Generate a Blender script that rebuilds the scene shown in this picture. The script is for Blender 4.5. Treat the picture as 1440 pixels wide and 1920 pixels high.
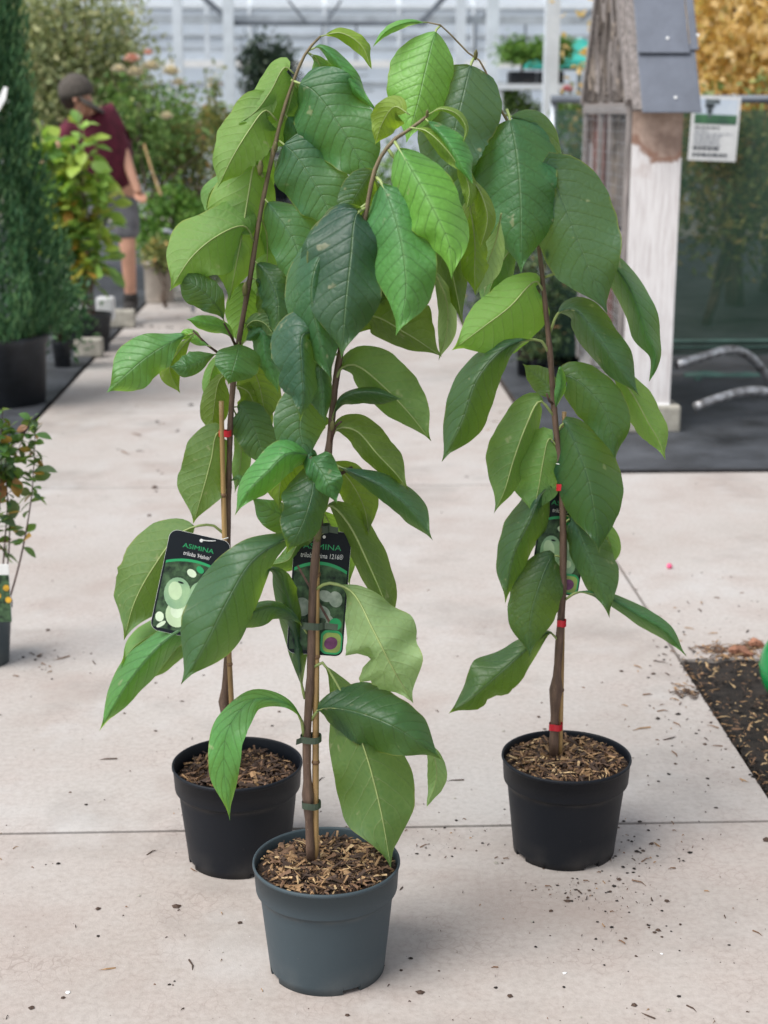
import bpy, math, random
import numpy as np
from mathutils import Vector, Matrix, noise as mnoise

for o in list(bpy.data.objects): bpy.data.objects.remove(o, do_unlink=True)
scene = bpy.context.scene
COL = scene.collection
R_ = math.radians

# ------------------------------------------------------------------ camera
PITCH, YAW, CAMH, FPX = R_(14.55), R_(2.115), 1.49, 2883.0
cam_d = bpy.data.cameras.new('camera'); cam = bpy.data.objects.new('camera', cam_d); COL.objects.link(cam)
cam.location = (0, 0, CAMH); cam.rotation_euler = (R_(90) - PITCH, 0, -YAW)
cam_d.sensor_fit = 'VERTICAL'; cam_d.sensor_height = 36; cam_d.lens = FPX / 1920 * 36
cam_d.clip_start = 0.05; cam_d.clip_end = 500
cam_d.dof.use_dof = True; cam_d.dof.focus_distance = 2.72; cam_d.dof.aperture_fstop = 4.6
scene.camera = cam
scene.cycles.max_bounces = 7; scene.cycles.diffuse_bounces = 3; scene.cycles.glossy_bounces = 2; scene.cycles.transmission_bounces = 3; scene.cycles.transparent_max_bounces = 8
scene.render.resolution_x, scene.render.resolution_y = 768, 1024

# ------------------------------------------------------------------ sky, sun, exposure
SUN_AZ, SUN_EL = R_(-122), R_(56)            # azimuth measured from +Y towards +X
world = bpy.data.worlds.new('World'); scene.world = world; world.use_nodes = True
wn = world.node_tree.nodes; wl = world.node_tree.links; wn.clear()
sky = wn.new('ShaderNodeTexSky'); sky.sky_type = 'NISHITA'; sky.sun_disc = False
sky.sun_elevation = SUN_EL; sky.sun_rotation = SUN_AZ; sky.air_density = 1.0; sky.dust_density = 1.2; sky.ozone_density = 1.0
hs = wn.new('ShaderNodeHueSaturation'); hs.inputs['Saturation'].default_value = 0.30
bg = wn.new('ShaderNodeBackground'); bg.inputs['Strength'].default_value = 0.13
wo = wn.new('ShaderNodeOutputWorld')
wl.new(sky.outputs[0], hs.inputs['Color']); wl.new(hs.outputs[0], bg.inputs['Color']); wl.new(bg.outputs[0], wo.inputs[0])
sun_d = bpy.data.lights.new('sun', 'SUN'); sun = bpy.data.objects.new('sun', sun_d); COL.objects.link(sun)
sun_d.energy = 2.5; sun_d.angle = R_(36); sun_d.color = (1.0, 0.98, 0.95)
sdir = Vector((math.sin(SUN_AZ) * math.cos(SUN_EL), math.cos(SUN_AZ) * math.cos(SUN_EL), math.sin(SUN_EL)))
sun.rotation_euler = sdir.to_track_quat('Z', 'Y').to_euler(); sun.location = (0, 0, 20)
scene.view_settings.view_transform = 'Standard'; scene.view_settings.look = 'None'
scene.view_settings.gamma = 1; scene.view_settings.exposure = 0.60
scene.view_settings.use_curve_mapping = False

# ------------------------------------------------------------------ measuring helpers (photo pixel -> place)
cp, sp, cy, sy = math.cos(PITCH), math.sin(PITCH), math.cos(YAW), math.sin(YAW)
RGT = np.array((cy, -sy, 0.0)); FWD = np.array((sy * cp, cy * cp, -sp)); UPV = np.array((sy * sp, cy * sp, cp))
CAMP = np.array((0, 0, CAMH))
def ray(px, py): return FWD * FPX + RGT * (px - 720) - UPV * (py - 960)
def at(px, py, Y):
    d = ray(px, py); return Vector(CAMP + d * (Y / d[1]))
def ground(px, py, h=0.0):
    d = ray(px, py); return Vector(CAMP + d * ((h - CAMH) / d[2]))
def mpp(py, Y):                              # metres per photo pixel at that spot
    d = ray(720, py); return Y / d[1]

# ------------------------------------------------------------------ mesh helpers
class MB:
    def __init__(s): s.v = []; s.f = []; s.m = []
    def add(s, vs, fs, mi=0):
        b = len(s.v); s.v += [tuple(v) for v in vs]; s.f += [tuple(i + b for i in f) for f in fs]; s.m += [mi] * len(fs); return s
    def box(s, lo, hi, mi=0, M=None):
        vs = [Vector((x, y, z)) for x in (lo[0], hi[0]) for y in (lo[1], hi[1]) for z in (lo[2], hi[2])]
        if M is not None: vs = [M @ v for v in vs]
        return s.add(vs, [(0, 1, 3, 2), (4, 6, 7, 5), (0, 4, 5, 1), (2, 3, 7, 6), (0, 2, 6, 4), (1, 5, 7, 3)], mi)
    def bar(s, a, b, w, h=None, mi=0):       # rectangular bar between two points
        a, b = Vector(a), Vector(b); h = h or w
        t = (b - a).normalized(); up = Vector((0, 0, 1)) if abs(t.z) < .95 else Vector((0, 1, 0))
        x = t.cross(up).normalized(); y = x.cross(t)
        vs = [p + x * (i * w / 2) + y * (j * h / 2) for p in (a, b) for i, j in ((-1, -1), (1, -1), (1, 1), (-1, 1))]
        return s.add(vs, [(3, 2, 1, 0), (4, 5, 6, 7), (0, 1, 5, 4), (1, 2, 6, 5), (2, 3, 7, 6), (3, 0, 4, 7)], mi)
    def tube(s, pts, rad, n=8, mi=0, cap=True, jit=0.0, seed=0):
        pts = [Vector(p) for p in pts]; rng = random.Random(seed)
        if not hasattr(rad, '__len__'): rad = [rad] * len(pts)
        vs = []; ref = None
        for i, p in enumerate(pts):
            t = (pts[min(i + 1, len(pts) - 1)] - pts[max(i - 1, 0)])
            t = t.normalized() if t.length > 1e-9 else Vector((0, 0, 1))
            if ref is None: ref = Vector((1, 0, 0)) if abs(t.x) < .8 else Vector((0, 1, 0))
            x = (ref - t * ref.dot(t)).normalized(); y = t.cross(x); ref = x
            for k in range(n):
                a = 2 * math.pi * k / n; r = rad[i] * (1 + jit * rng.uniform(-1, 1))
                vs.append(p + (x * math.cos(a) + y * math.sin(a)) * r)
        fs = [(i * n + k, i * n + (k + 1) % n, (i + 1) * n + (k + 1) % n, (i + 1) * n + k) for i in range(len(pts) - 1) for k in range(n)]
        if cap: fs += [tuple(range(n - 1, -1, -1)), tuple((len(pts) - 1) * n + k for k in range(n))]
        return s.add(vs, fs, mi)
    def lathe(s, prof, c, n=48, mi=0, close=False):
        c = Vector(c); vs = []
        for r, z in prof:
            for k in range(n):
                a = 2 * math.pi * k / n; vs.append(c + Vector((r * math.cos(a), r * math.sin(a), z)))
        fs = [(i * n + k, i * n + (k + 1) % n, (i + 1) * n + (k + 1) % n, (i + 1) * n + k) for i in range(len(prof) - 1) for k in range(n)]
        return s.add(vs, fs, mi)
    def build(s, name, mat, parent=None, smooth=False, bevel=0):
        me = bpy.data.meshes.new(name); off = parent.location if parent and parent.type == 'EMPTY' else Vector()
        if parent and parent.type != 'EMPTY': off = parent.get('_o', (0, 0, 0)); off = Vector(off)
        me.from_pydata([tuple(Vector(v) - off) for v in s.v], [], s.f)
        mats = mat if isinstance(mat, (list, tuple)) else [mat]
        for m in mats: me.materials.append(m)
        if len(mats) > 1: me.polygons.foreach_set('material_index', s.m)
        if smooth: me.polygons.foreach_set('use_smooth', [True] * len(me.polygons))
        me.update()
        o = bpy.data.objects.new(name, me); COL.objects.link(o)
        if parent: o.parent = parent
        if off.length > 0: o['_o'] = tuple(off)
        if bevel:
            b = o.modifiers.new('bevel', 'BEVEL'); b.width = bevel; b.segments = 2; b.limit_method = 'ANGLE'; b.angle_limit = R_(40)
        return o
def thing(name, label, cat, loc, group=None):
    o = bpy.data.objects.new(name, None); COL.objects.link(o); o.location = loc; o.empty_display_size = .1
    o['label'] = label; o['category'] = cat
    if group: o['group'] = group
    return o
def tag(o, label, cat, group=None):
    o['label'] = label; o['category'] = cat
    if group: o['group'] = group
    return o
def structure(o): o['kind'] = 'structure'; return o
def stuff(o): o['kind'] = 'stuff'; return o
def spline(pts, n):                          # Catmull-Rom through pts, n samples, any dimension
    P = [np.array(p, float) for p in pts]; P = [2 * P[0] - P[1]] + P + [2 * P[-1] - P[-2]]
    seg = len(P) - 3
    L = [np.linalg.norm((P[i + 2] - P[i + 1])[:2]) + 1e-6 for i in range(seg)]; T = np.cumsum([0] + L) / sum(L)
    out = []
    for u in np.linspace(0, 1, n):
        i = min(int(np.searchsorted(T, u, side='right')) - 1, seg - 1); i = max(i, 0)
        x = (u - T[i]) / (T[i + 1] - T[i])
        a, b, c, d = P[i:i + 4]
        # tension scaled by spacing keeps uneven points from overshooting
        m1 = (c - a) * (L[i] / (L[i] + (L[i - 1] if i > 0 else L[i]))); m2 = (d - b) * (L[i] / (L[i] + (L[i + 1] if i + 1 < seg else L[i])))
        h = (2 * x**3 - 3 * x**2 + 1) * b + (x**3 - 2 * x**2 + x) * m1 + (-2 * x**3 + 3 * x**2) * c + (x**3 - x**2) * m2
        out.append(h)
    return out

# ------------------------------------------------------------------ materials
def nodes(name):
    m = bpy.data.materials.new(name); m.use_nodes = True; nt = m.node_tree; nt.nodes.clear()
    out = nt.nodes.new('ShaderNodeOutputMaterial'); return m, nt, out
class NT:
    def __init__(s, nt): s.nt = nt
    def n(s, t, **kw):
        x = s.nt.nodes.new('ShaderNode' + t)
        for k, v in kw.items():
            if k.startswith('i_'): x.inputs[k[2:].replace('_', ' ')].default_value = v
            else: setattr(x, k, v)
        return x
    def l(s, a, b): s.nt.links.new(a, b)
    def math(s, op, a, b=None, c=None, clamp=False):
        x = s.n('Math', operation=op); x.use_clamp = clamp
        for i, q in enumerate((a, b, c)):
            if q is None: continue
            if isinstance(q, (int, float)): x.inputs[i].default_value = q
            else: s.l(q, x.inputs[i])
        return x.outputs[0]
    def mix(s, fac, a, b, mode='MIX'):
        x = s.n('Mix', data_type='RGBA', blend_type=mode)
        for sock, q in ((x.inputs[0], fac), (x.inputs[6], a), (x.inputs[7], b)):
            if isinstance(q, (int, float)): sock.default_value = q
            elif isinstance(q, (tuple, list)): sock.default_value = (*q[:3], 1)
            else: s.l(q, sock)
        return x.outputs[2]
    def ramp(s, fac, stops):
        x = s.n('ValToRGB'); e = x.color_ramp.elements
        while len(e) < len(stops): e.new(0.5)
        for i, (p, c) in enumerate(stops): e[i].position = p; e[i].color = (*c[:3], 1)
        s.l(fac, x.inputs[0]); return x.outputs[0]
    def noise(s, vec, scale, detail=4, rough=.55):
        x = s.n('TexNoise'); x.inputs['Scale'].default_value = scale; x.inputs['Detail'].default_value = detail; x.inputs['Roughness'].default_value = rough
        if vec is not None: s.l(vec, x.inputs['Vector'])
        return x.outputs[0]
def simple(name, col, rough=.6, var=.25, scale=8, bump=0.0, bscale=60, metal=0, spec=.5, col2=None, stretch=None, coord='Object'):
    m, nt, out = nodes(name); k = NT(nt)
    tc = k.n('TexCoord'); vec = tc.outputs[coord] if coord != 'Position' else k.n('NewGeometry').outputs['Position']
    if stretch:
        mp = k.n('Mapping'); mp.inputs['Scale'].default_value = stretch; k.l(vec, mp.inputs[0]); vec = mp.outputs[0]
    nz = k.noise(vec, scale, 5)
    c2 = col2 or tuple(c * (1 - var * 1.6) for c in col); c1 = tuple(min(1, c * (1 + var * .6)) for c in col) if not col2 else col
    c = k.ramp(nz, [(.3, c2), (.7, c1)])
    b = k.n('BsdfPrincipled'); k.l(c, b.inputs['Base Color']); b.inputs['Roughness'].default_value = rough
    b.inputs['Metallic'].default_value = metal; b.inputs['Specular IOR Level'].default_value = spec
    if bump:
        bn = k.noise(vec, bscale, 4); bp = k.n('Bump'); bp.inputs['Strength'].default_value = bump; bp.inputs['Distance'].default_value = .01
        k.l(bn, bp.inputs['Height']); k.l(bp.outputs[0], b.inputs['Normal'])
    k.l(b.outputs[0], out.inputs[0]); return m
def foliage_mat(name, stops, trans=.3, rough=.5):
    m, nt, out = nodes(name); k = NT(nt)
    a = k.n('Attribute', attribute_name='tone'); c = k.ramp(a.outputs['Fac'], stops)
    b = k.n('BsdfPrincipled'); b.inputs['Roughness'].default_value = rough; b.inputs['Specular IOR Level'].default_value = .35; k.l(c, b.inputs['Base Color'])
    t = k.n('BsdfTranslucent'); k.l(k.mix(.5, c, (.9, 1, .25), 'MULTIPLY'), t.inputs[0])
    mx = k.n('MixShader'); mx.inputs[0].default_value = trans; k.l(b.outputs[0], mx.inputs[1]); k.l(t.outputs[0], mx.inputs[2]); k.l(mx.outputs[0], out.inputs[0]); return m

NV = 10.5                                     # side veins per half leaf
def leaf_material():
    m, nt, out = nodes('pawpaw_leaf'); k = NT(nt)
    uv = k.n('UVMap'); sx = k.n('SeparateXYZ'); k.l(uv.outputs[0], sx.inputs[0])
    t = sx.outputs[0]; av = k.math('ABSOLUTE', k.math('MULTIPLY_ADD', sx.outputs[1], 2, -1))
    oi = k.n('ObjectInfo'); tc = k.n('TexCoord')
    off = k.n('Combine' + 'XYZ'); k.l(k.math('MULTIPLY', oi.outputs['Random'], 37.0), off.inputs[2])
    add = k.n('VectorMath', operation='ADD'); k.l(tc.outputs['Object'], add.inputs[0]); k.l(off.outputs[0], add.inputs[1]); P = add.outputs[0]
    ph = k.math('SUBTRACT', k.math('MULTIPLY', t, NV), k.math('MULTIPLY', k.math('POWER', av, 1.25), 2.1))
    wob = k.math('MULTIPLY_ADD', k.noise(P, 14, 2), .5, -.25); ph = k.math('ADD', ph, wob)
    tri = k.math('MULTIPLY', k.math('ABSOLUTE', k.math('SUBTRACT', k.math('FRACT', ph), .5)), 2)
    vein = k.math('MULTIPLY', k.math('SUBTRACT', tri, .90), 10, clamp=True)
    vein = k.math('MULTIPLY', vein, k.math('SUBTRACT', 1.0, k.math('MULTIPLY', av, .75)))
    mid = k.math('MULTIPLY_ADD', av, -30, 1.0, clamp=True)
    # fine net of small veins, blistered between the side veins
    vo = k.n('TexVoronoi', feature='DISTANCE_TO_EDGE'); vo.inputs['Scale'].default_value = 75; k.l(P, vo.inputs['Vector'])
    net = k.math('MULTIPLY', vo.outputs['Distance'], 3.0, clamp=True)
    big = k.noise(P, 9, 3); fine = k.noise(P, 120, 3)
    base = oi.outputs['Color']
    top = k.mix(k.math('MULTIPLY', big, .55), base, k.mix(.5, base, (.9, 1.15, .55), 'MULTIPLY'))
    top = k.mix(1.0, top, k.ramp(k.math('ADD', k.math('MULTIPLY', t, .85), k.math('MULTIPLY', big, .3)), [(.12, (.66, .76, .92)), (.55, (.98, 1, .98)), (1, (1.0, 1.0, .80))]), 'MULTIPLY'); top = k.mix(k.math('MULTIPLY', t, .35), top, k.mix(1.0, top, (1.0, 1.0, .88), 'MULTIPLY')); top = k.mix(k.math('MULTIPLY', k.math('SUBTRACT', 1.0, net), .16), top, (.03, .06, .02))  # dark bluish base to paler tip: part pigment, part light painted in
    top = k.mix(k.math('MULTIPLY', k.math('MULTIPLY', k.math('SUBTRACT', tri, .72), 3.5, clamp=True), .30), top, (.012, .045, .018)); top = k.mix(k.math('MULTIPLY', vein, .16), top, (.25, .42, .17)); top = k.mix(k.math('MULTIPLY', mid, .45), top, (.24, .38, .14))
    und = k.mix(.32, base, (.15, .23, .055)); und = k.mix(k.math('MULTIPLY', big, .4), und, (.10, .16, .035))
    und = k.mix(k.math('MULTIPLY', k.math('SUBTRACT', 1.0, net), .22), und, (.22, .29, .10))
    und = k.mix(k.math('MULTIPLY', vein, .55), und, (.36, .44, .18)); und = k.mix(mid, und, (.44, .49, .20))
    # scattered blemishes and browned rims
    spot = k.noise(P, 34, 2); sp_ = k.math('MULTIPLY', k.math('SUBTRACT', spot, .69), 18, clamp=True)
    rim = k.math('MULTIPLY', k.math('SUBTRACT', av, .95), 20, clamp=True); rim = k.math('MULTIPLY', rim, k.math('GREATER_THAN', k.noise(P, 16, 2), .52))
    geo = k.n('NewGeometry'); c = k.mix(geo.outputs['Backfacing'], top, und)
    c = k.mix(k.math('MULTIPLY', sp_, .5), c, (.42, .40, .24)); c = k.mix(k.math('MULTIPLY', rim, .55), c, (.30, .27, .06))
    b = k.n('BsdfPrincipled'); k.l(c, b.inputs['Base Color']); b.inputs['Specular IOR Level'].default_value = .6
    rg = k.math('MULTIPLY_ADD', fine, .22, .36); k.l(k.math('ADD', rg, k.math('MULTIPLY', geo.outputs['Backfacing'], .2)), b.inputs['Roughness'])
    bh = k.math('ADD', k.math('MULTIPLY', k.math('SUBTRACT', 1.0, k.math('POWER', tri, 6.0)), k.math('MULTIPLY_ADD', oi.outputs['Random'], .25, .28)), k.math('MULTIPLY', net, k.math('MULTIPLY_ADD', oi.outputs['Random'], -.15, .30)))
    bh = k.math('ADD', bh, k.math('MULTIPLY', fine, .12)); bh = k.math('SUBTRACT', bh, k.math('MULTIPLY', mid, .6))
    bp = k.n('Bump'); bp.inputs['Strength'].default_value = .55; bp.inputs['Distance'].default_value = .0036; k.l(bh, bp.inputs['Height']); k.l(bp.outputs[0], b.inputs['Normal'])
    tr = k.n('BsdfTranslucent'); tcl = k.mix(.62, base, (.48, .72, .02)); tcl = k.mix(k.math('MULTIPLY', k.math('MAXIMUM', vein, mid), .6), tcl, (.10, .16, .02)); k.l(tcl, tr.inputs[0]); k.l(bp.outputs[0], tr.inputs['Normal'])
    mx = k.n('MixShader'); mx.inputs[0].default_value = .43; k.l(b.outputs[0], mx.inputs[1]); k.l(tr.outputs[0], mx.inputs[2]); k.l(mx.outputs[0], out.inputs[0]); return m

def concrete_material(name, tint=(1, 1, 1)):
    m, nt, out = nodes(name); k = NT(nt); P = k.n('NewGeometry').outputs['Position']
    big = k.noise(P, .9, 5, .6); mid = k.noise(P, 4.5, 4, .65); fine = k.noise(P, 70, 3, .7); grit = k.noise(P, 330, 2, .6)
    c = k.ramp(big, [(.32, (.36, .315, .283)), (.52, (.43, .392, .365)), (.70, (.47, .445, .428))])
    c = k.mix(k.ramp(mid, [(.42, (0, 0, 0)), (.72, (.6, .6, .6))]), c, (.40, .32, .285))
    c = k.mix(.30, c, k.ramp(fine, [(.25, (.30, .25, .22)), (.55, (.56, .50, .46)), (.8, (.68, .63, .60))]))
    st = k.noise(P, 2.1, 3, .5); c = k.mix(k.math('MULTIPLY', k.math('SUBTRACT', st, .56), 3.2, clamp=True), c, (.34, .26, .225))
    sm = k.noise(P, 1.3, 4, .75); c = k.mix(k.math('MULTIPLY', k.math('SUBTRACT', sm, .52), 3.0, clamp=True), c, (.25, .22, .20)); pale = k.noise(P, 2.7, 3, .6); c = k.mix(k.math('MULTIPLY', k.math('SUBTRACT', pale, .57), 2.5, clamp=True), c, (.55, .54, .53))
    dk = k.math('MULTIPLY', k.math('SUBTRACT', grit, .66), 7, clamp=True); c = k.mix(k.math('MULTIPLY', dk, .55), c, (.16, .12, .10))
    # hair cracks: warped cell borders, only in places
    wv = k.n('VectorMath', operation='ADD'); nz = k.n('TexNoise'); nz.inputs['Scale'].default_value = 9; k.l(P, nz.inputs['Vector'])
    sc = k.n('VectorMath', operation='SCALE'); sc.inputs['Scale'].default_value = .10; k.l(nz.outputs['Color'], sc.inputs[0]); k.l(P, wv.inputs[0]); k.l(sc.outputs[0], wv.inputs[1])
    vo = k.n('TexVoronoi', feature='DISTANCE_TO_EDGE'); vo.inputs['Scale'].default_value = 42; k.l(wv.outputs[0], vo.inputs['Vector'])
    ck = k.math('LESS_THAN', vo.outputs['Distance'], .035); ck = k.math('MULTIPLY', ck, k.math('MULTIPLY', k.math('SUBTRACT', mid, .47), 5, clamp=True))
    c = k.mix(k.math('MULTIPLY', ck, .28), c, (.17, .13, .11))
    c = k.mix(1.0, c, tint, 'MULTIPLY')
    b = k.n('BsdfPrincipled'); k.l(c, b.inputs['Base Color']); k.l(k.math('MULTIPLY_ADD', mid, .35, .45), b.inputs['Roughness']); b.inputs['Specular IOR Level'].default_value = .4
    bh = k.math('ADD', k.math('MULTIPLY', fine, .6), k.math('MULTIPLY', grit, .3)); bh = k.math('SUBTRACT', bh, k.math('MULTIPLY', ck, .5))
    bp = k.n('Bump'); bp.inputs['Strength'].default_value = .35; bp.inputs['Distance'].default_value = .004; k.l(bh, bp.inputs['Height']); k.l(bp.outputs[0], b.inputs['Normal'])
    k.l(b.outputs[0], out.inputs[0]); return m

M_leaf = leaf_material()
M_rib = simple('leaf_rib', (.30, .38, .13), .5, .2, 30)
M_bark = simple('young_bark', (.135, .085, .058), .7, .45, 60, .5, 160, stretch=(1, 1, .25))
def bark_material():
    m, nt, out = nodes('young_bark'); k = NT(nt); P = k.n('NewGeometry').outputs['Position']; sx = k.n('SeparateXYZ'); k.l(P, sx.inputs[0])
    mp = k.n('Mapping'); mp.inputs['Scale'].default_value = (1, 1, .2); k.l(P, mp.inputs[0]); nz = k.noise(mp.outputs[0], 90, 5, .7); ln = k.noise(P, 260, 2)
    low = k.ramp(nz, [(.3, (.060, .036, .026)), (.7, (.175, .108, .074))]); top = k.ramp(nz, [(.3, (.11, .085, .045)), (.7, (.23, .18, .095))])
    c = k.mix(k.math('MULTIPLY_ADD', sx.outputs[2], 3.0, -3.4, clamp=True), low, top); c = k.mix(k.math('MULTIPLY', k.math('SUBTRACT', ln, .70), 9, clamp=True), c, (.42, .34, .26))
    b = k.n('BsdfPrincipled'); k.l(c, b.inputs['Base Color']); b.inputs['Roughness'].default_value = .6
    bp = k.n('Bump'); bp.inputs['Strength'].default_value = .6; bp.inputs['Distance'].default_value = .002; k.l(nz, bp.inputs['Height']); k.l(bp.outputs[0], b.inputs['Normal']); k.l(b.outputs[0], out.inputs[0]); return m
M_bark = bark_material()
def pot_material(name, col, dust):
    m, nt, out = nodes(name); k = NT(nt); tc = k.n('TexCoord').outputs['Object']; sx = k.n('SeparateXYZ'); k.l(tc, sx.inputs[0])
    mp = k.n('Mapping'); mp.inputs['Scale'].default_value = (1, 1, .35); mp.inputs['Rotation'].default_value = (.3, .2, .5); k.l(tc, mp.inputs[0])
    a = k.noise(tc, 9, 5, .6); sc = k.noise(mp.outputs[0], 130, 3, .6); sp = k.noise(tc, 210, 2)
    c = k.mix(k.math('MULTIPLY', a, .5), col, tuple(x * 1.6 for x in col))
    low = k.math('MULTIPLY_ADD', sx.outputs[2], -22, 1.25, clamp=True); ledge = k.math('SUBTRACT', 1.0, k.math('MULTIPLY', k.math('ABSOLUTE', k.math('SUBTRACT', sx.outputs[2], .150)), 150), clamp=True)
    d = k.math('MULTIPLY', k.math('MAXIMUM', k.math('MULTIPLY', low, .8), ledge), k.math('MULTIPLY', k.math('SUBTRACT', a, .42), 4, clamp=True))
    d = k.math('MAXIMUM', d, k.math('MULTIPLY', k.math('SUBTRACT', sc, .70), 7, clamp=True)); d = k.math('MAXIMUM', k.math('MULTIPLY', d, .5), k.math('MULTIPLY', k.math('SUBTRACT', sp, .745), 12, clamp=True))
    c = k.mix(k.math('MULTIPLY', d, .55), c, dust)
    b = k.n('BsdfPrincipled'); k.l(c, b.inputs['Base Color']); k.l(k.math('MULTIPLY_ADD', a, .3, .36), b.inputs['Roughness']); b.inputs['Specular IOR Level'].default_value = .28
    bp = k.n('Bump'); bp.inputs['Strength'].default_value = .12; bp.inputs['Distance'].default_value = .003; k.l(k.noise(tc, 60, 3), bp.inputs['Height']); k.l(bp.outputs[0], b.inputs['Normal']); k.l(b.outputs[0], out.inputs[0]); return m
M_shoot = simple('green_shoot', (.17, .16, .06), .55, .3, 40)
M_twig = simple('dark_twig', (.09, .045, .035), .6, .3, 60)
M_bamboo = simple('bamboo_cane', (.46, .29, .12), .45, .35, 22, .15, 120, stretch=(1, 1, .15))
M_node = simple('bamboo_node', (.20, .11, .05), .6, .3, 60)
M_potgrey = pot_material('grey_plastic', (.043, .060, .070), (.22, .21, .19))
M_potblack = pot_material('black_plastic', (.0045, .0065, .0105), (.15, .13, .11))
M_potold = simple('worn_black_plastic', (.020, .024, .030), .5, .4, 12, .1, 150)
M_soil = simple('potting_soil', (.060, .034, .022), .95, .5, 60, 1.0, 190)
M_chip = [simple('wood_chip_' + n, c, .8, .3, 90) for n, c in (('pale', (.55, .38, .20)), ('tan', (.36, .215, .105)), ('brown', (.19, .105, .058)), ('dark', (.07, .04, .026)))]
M_red = simple('red_tape', (.55, .02, .035), .35, .15, 40)
M_greentape = simple('green_tape', (.055, .085, .055), .5, .2, 40)
M_white = simple('white_plastic', (.78, .78, .77), .5, .08, 20)
M_concrete = concrete_material('pavement_concrete', (.97, .985, .99))
M_block = simple('cast_concrete', (.40, .375, .32), .9, .25, 18, .4, 90)
M_joint = simple('joint_dirt', (.075, .055, .045), .95, .4, 40, .6, 120)
M_mat = simple('ground_fabric', (.060, .065, .075), .62, .45, 3.5, .5, 45, coord='Position')
M_earth = simple('dark_earth', (.030, .022, .017), .97, .55, 25, 1.0, 120, coord='Position')
M_steel = simple('galvanised_steel', (.46, .50, .54), .45, .15, 6, metal=.35)
M_palesteel = simple('painted_steel', (.62, .67, .72), .5, .1, 5)
M_darksteel = simple('dark_steel', (.14, .16, .19), .5, .2, 5)

# ------------------------------------------------------------------ the setting: ground, slabs, fabric, soil bed
XL, XR = -1.46, 0.985
mb = MB(); mb.add([(-150, -20, -.06), (150, -20, -.06), (150, 300, -.06), (-150, 300, -.06)], [(0, 1, 2, 3)])
structure(mb.build('ground', simple('far_ground', (.24, .22, .19), .95, .3, .6, coord='Position')))
pave = MB().box((XL - .01, -1, -.055), (XR + 3.2, 19, -.022)).build('pavement', M_joint); structure(pave)
YJ = [.2, ground(720, 1551).y, ground(300, 914).y, ground(760, 770).y, 10.9, 14.0, 17.0]
M_concrete2 = concrete_material('near_pavement_concrete', (.925, .915, .905))  # darker near slab: falloff of the sky reflection painted into the tint
def slab(x0, x1, y0, y1, g=.0055, m=None):
    o = MB().box((x0 + g, y0 + g, -.05), (x1 - g, y1 - g, 0)).build('slab', m or M_concrete, None, bevel=.0015); o.parent = pave; return o
for a, b in zip(YJ[:-1], YJ[1:]): slab(XL, XR, a, b, m=M_concrete2 if a < 1 else None)
YM = ground(1300, 886).y; YS = ground(1300, 1236).y
slab(XR, XR + 1.6, YS, YM, .004); slab(XR + 1.6, XR + 3.2, YS, YM, .004)
def sheet(name, x0, x1, y0, y1, z, mat, nx=40, ny=60, amp=.006, sc=3.0, seed=0):
    vs = []; fs = []
    for j in range(ny + 1):
        for i in range(nx + 1):
            x = x0 + (x1 - x0) * i / nx; y = y0 + (y1 - y0) * j / ny
            h = amp * mnoise.noise(Vector((x * sc, y * sc, seed))) + amp * .5 * mnoise.noise(Vector((x * sc * 4, y * sc * 3, seed + 9)))
            vs.append((x, y, z + abs(h)))
    fs = [(j * (nx + 1) + i, j * (nx + 1) + i + 1, (j + 1) * (nx + 1) + i + 1, (j + 1) * (nx + 1) + i) for j in range(ny) for i in range(nx)]
    return structure(MB().add(vs, fs).build(name, mat, smooth=True))
sheet('ground_fabric_right', XR + .015, 6.5, YM + .012, 19, .004, M_mat, 50, 90, .012, 2.2, 1)
sheet('ground_fabric_left', -7, XL - .015, 3.2, 22, .004, M_mat, 40, 90, .012, 2.2, 5)
M_seam = simple('fabric_hem', (.022, .022, .025), .8, .3, 30)
structure(MB().tube([(XR + .02 + i * .18, YM + .006, .009) for i in range(26)], .008, 6).build('fabric_hem', M_seam))
sheet('soil_bed', XR + .006, 4.2, .8, YS - .006, -.014, M_earth, 70, 70, .028, 7, 3)
structure(MB().box((XR + .004, 5.1, -.005), (XR + .02, 17, .0022)).build('edge_strip', M_joint))

# loose crumbs and chips lying about
def rock(mb, p, r, rng, mi=0, flat=.6):
    vs = []
    a0 = rng.uniform(0, 6.28)
    for k in range(5):
        a = a0 + k * 1.2566; q = r * rng.uniform(.65, 1.25); vs.append((p[0] + q * math.cos(a), p[1] + q * math.sin(a), p[2] + r * flat * rng.uniform(.05, .35)))
    vs += [(p[0], p[1], p[2] + r * flat * rng.uniform(.8, 1.2)), (p[0], p[1], p[2] - .001)]
    mb.add(vs, [(k, (k + 1) % 5, 5) for k in range(5)] + [((k + 1) % 5, k, 6) for k in range(5)], mi)
def chip(mb, p, L, w, rng, mi=0, tilt=.35, th=.0012):
    M = Matrix.Translation(p) @ Matrix.Rotation(rng.uniform(0, 6.28), 4, 'Z') @ Matrix.Rotation(rng.gauss(0, tilt), 4, 'Y') @ Matrix.Rotation(rng.gauss(0, tilt), 4, 'X')
    w2 = w * rng.uniform(.3, 1); b = L * rng.uniform(-.12, .12)
    vs = [M @ Vector(v) for v in ((-L / 2, -w / 2, 0), (-L / 2, w / 2, 0), (L * .1, w2 / 2 + b, th), (L * .1, -w2 / 2 + b, th), (L / 2, w2 * .2, 0), (L / 2, -w2 * .2, 0),
                                 (-L / 2, 0, th * 2), (L * .1, b, th * 3))]
    mb.add(vs, [(0, 3, 7, 6), (6, 7, 2, 1), (3, 5, 4, 7), (7, 4, 2), (0, 1, 2, 3), (3, 2, 4, 5)], mi)
rng = random.Random(5); cr = MB()
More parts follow.
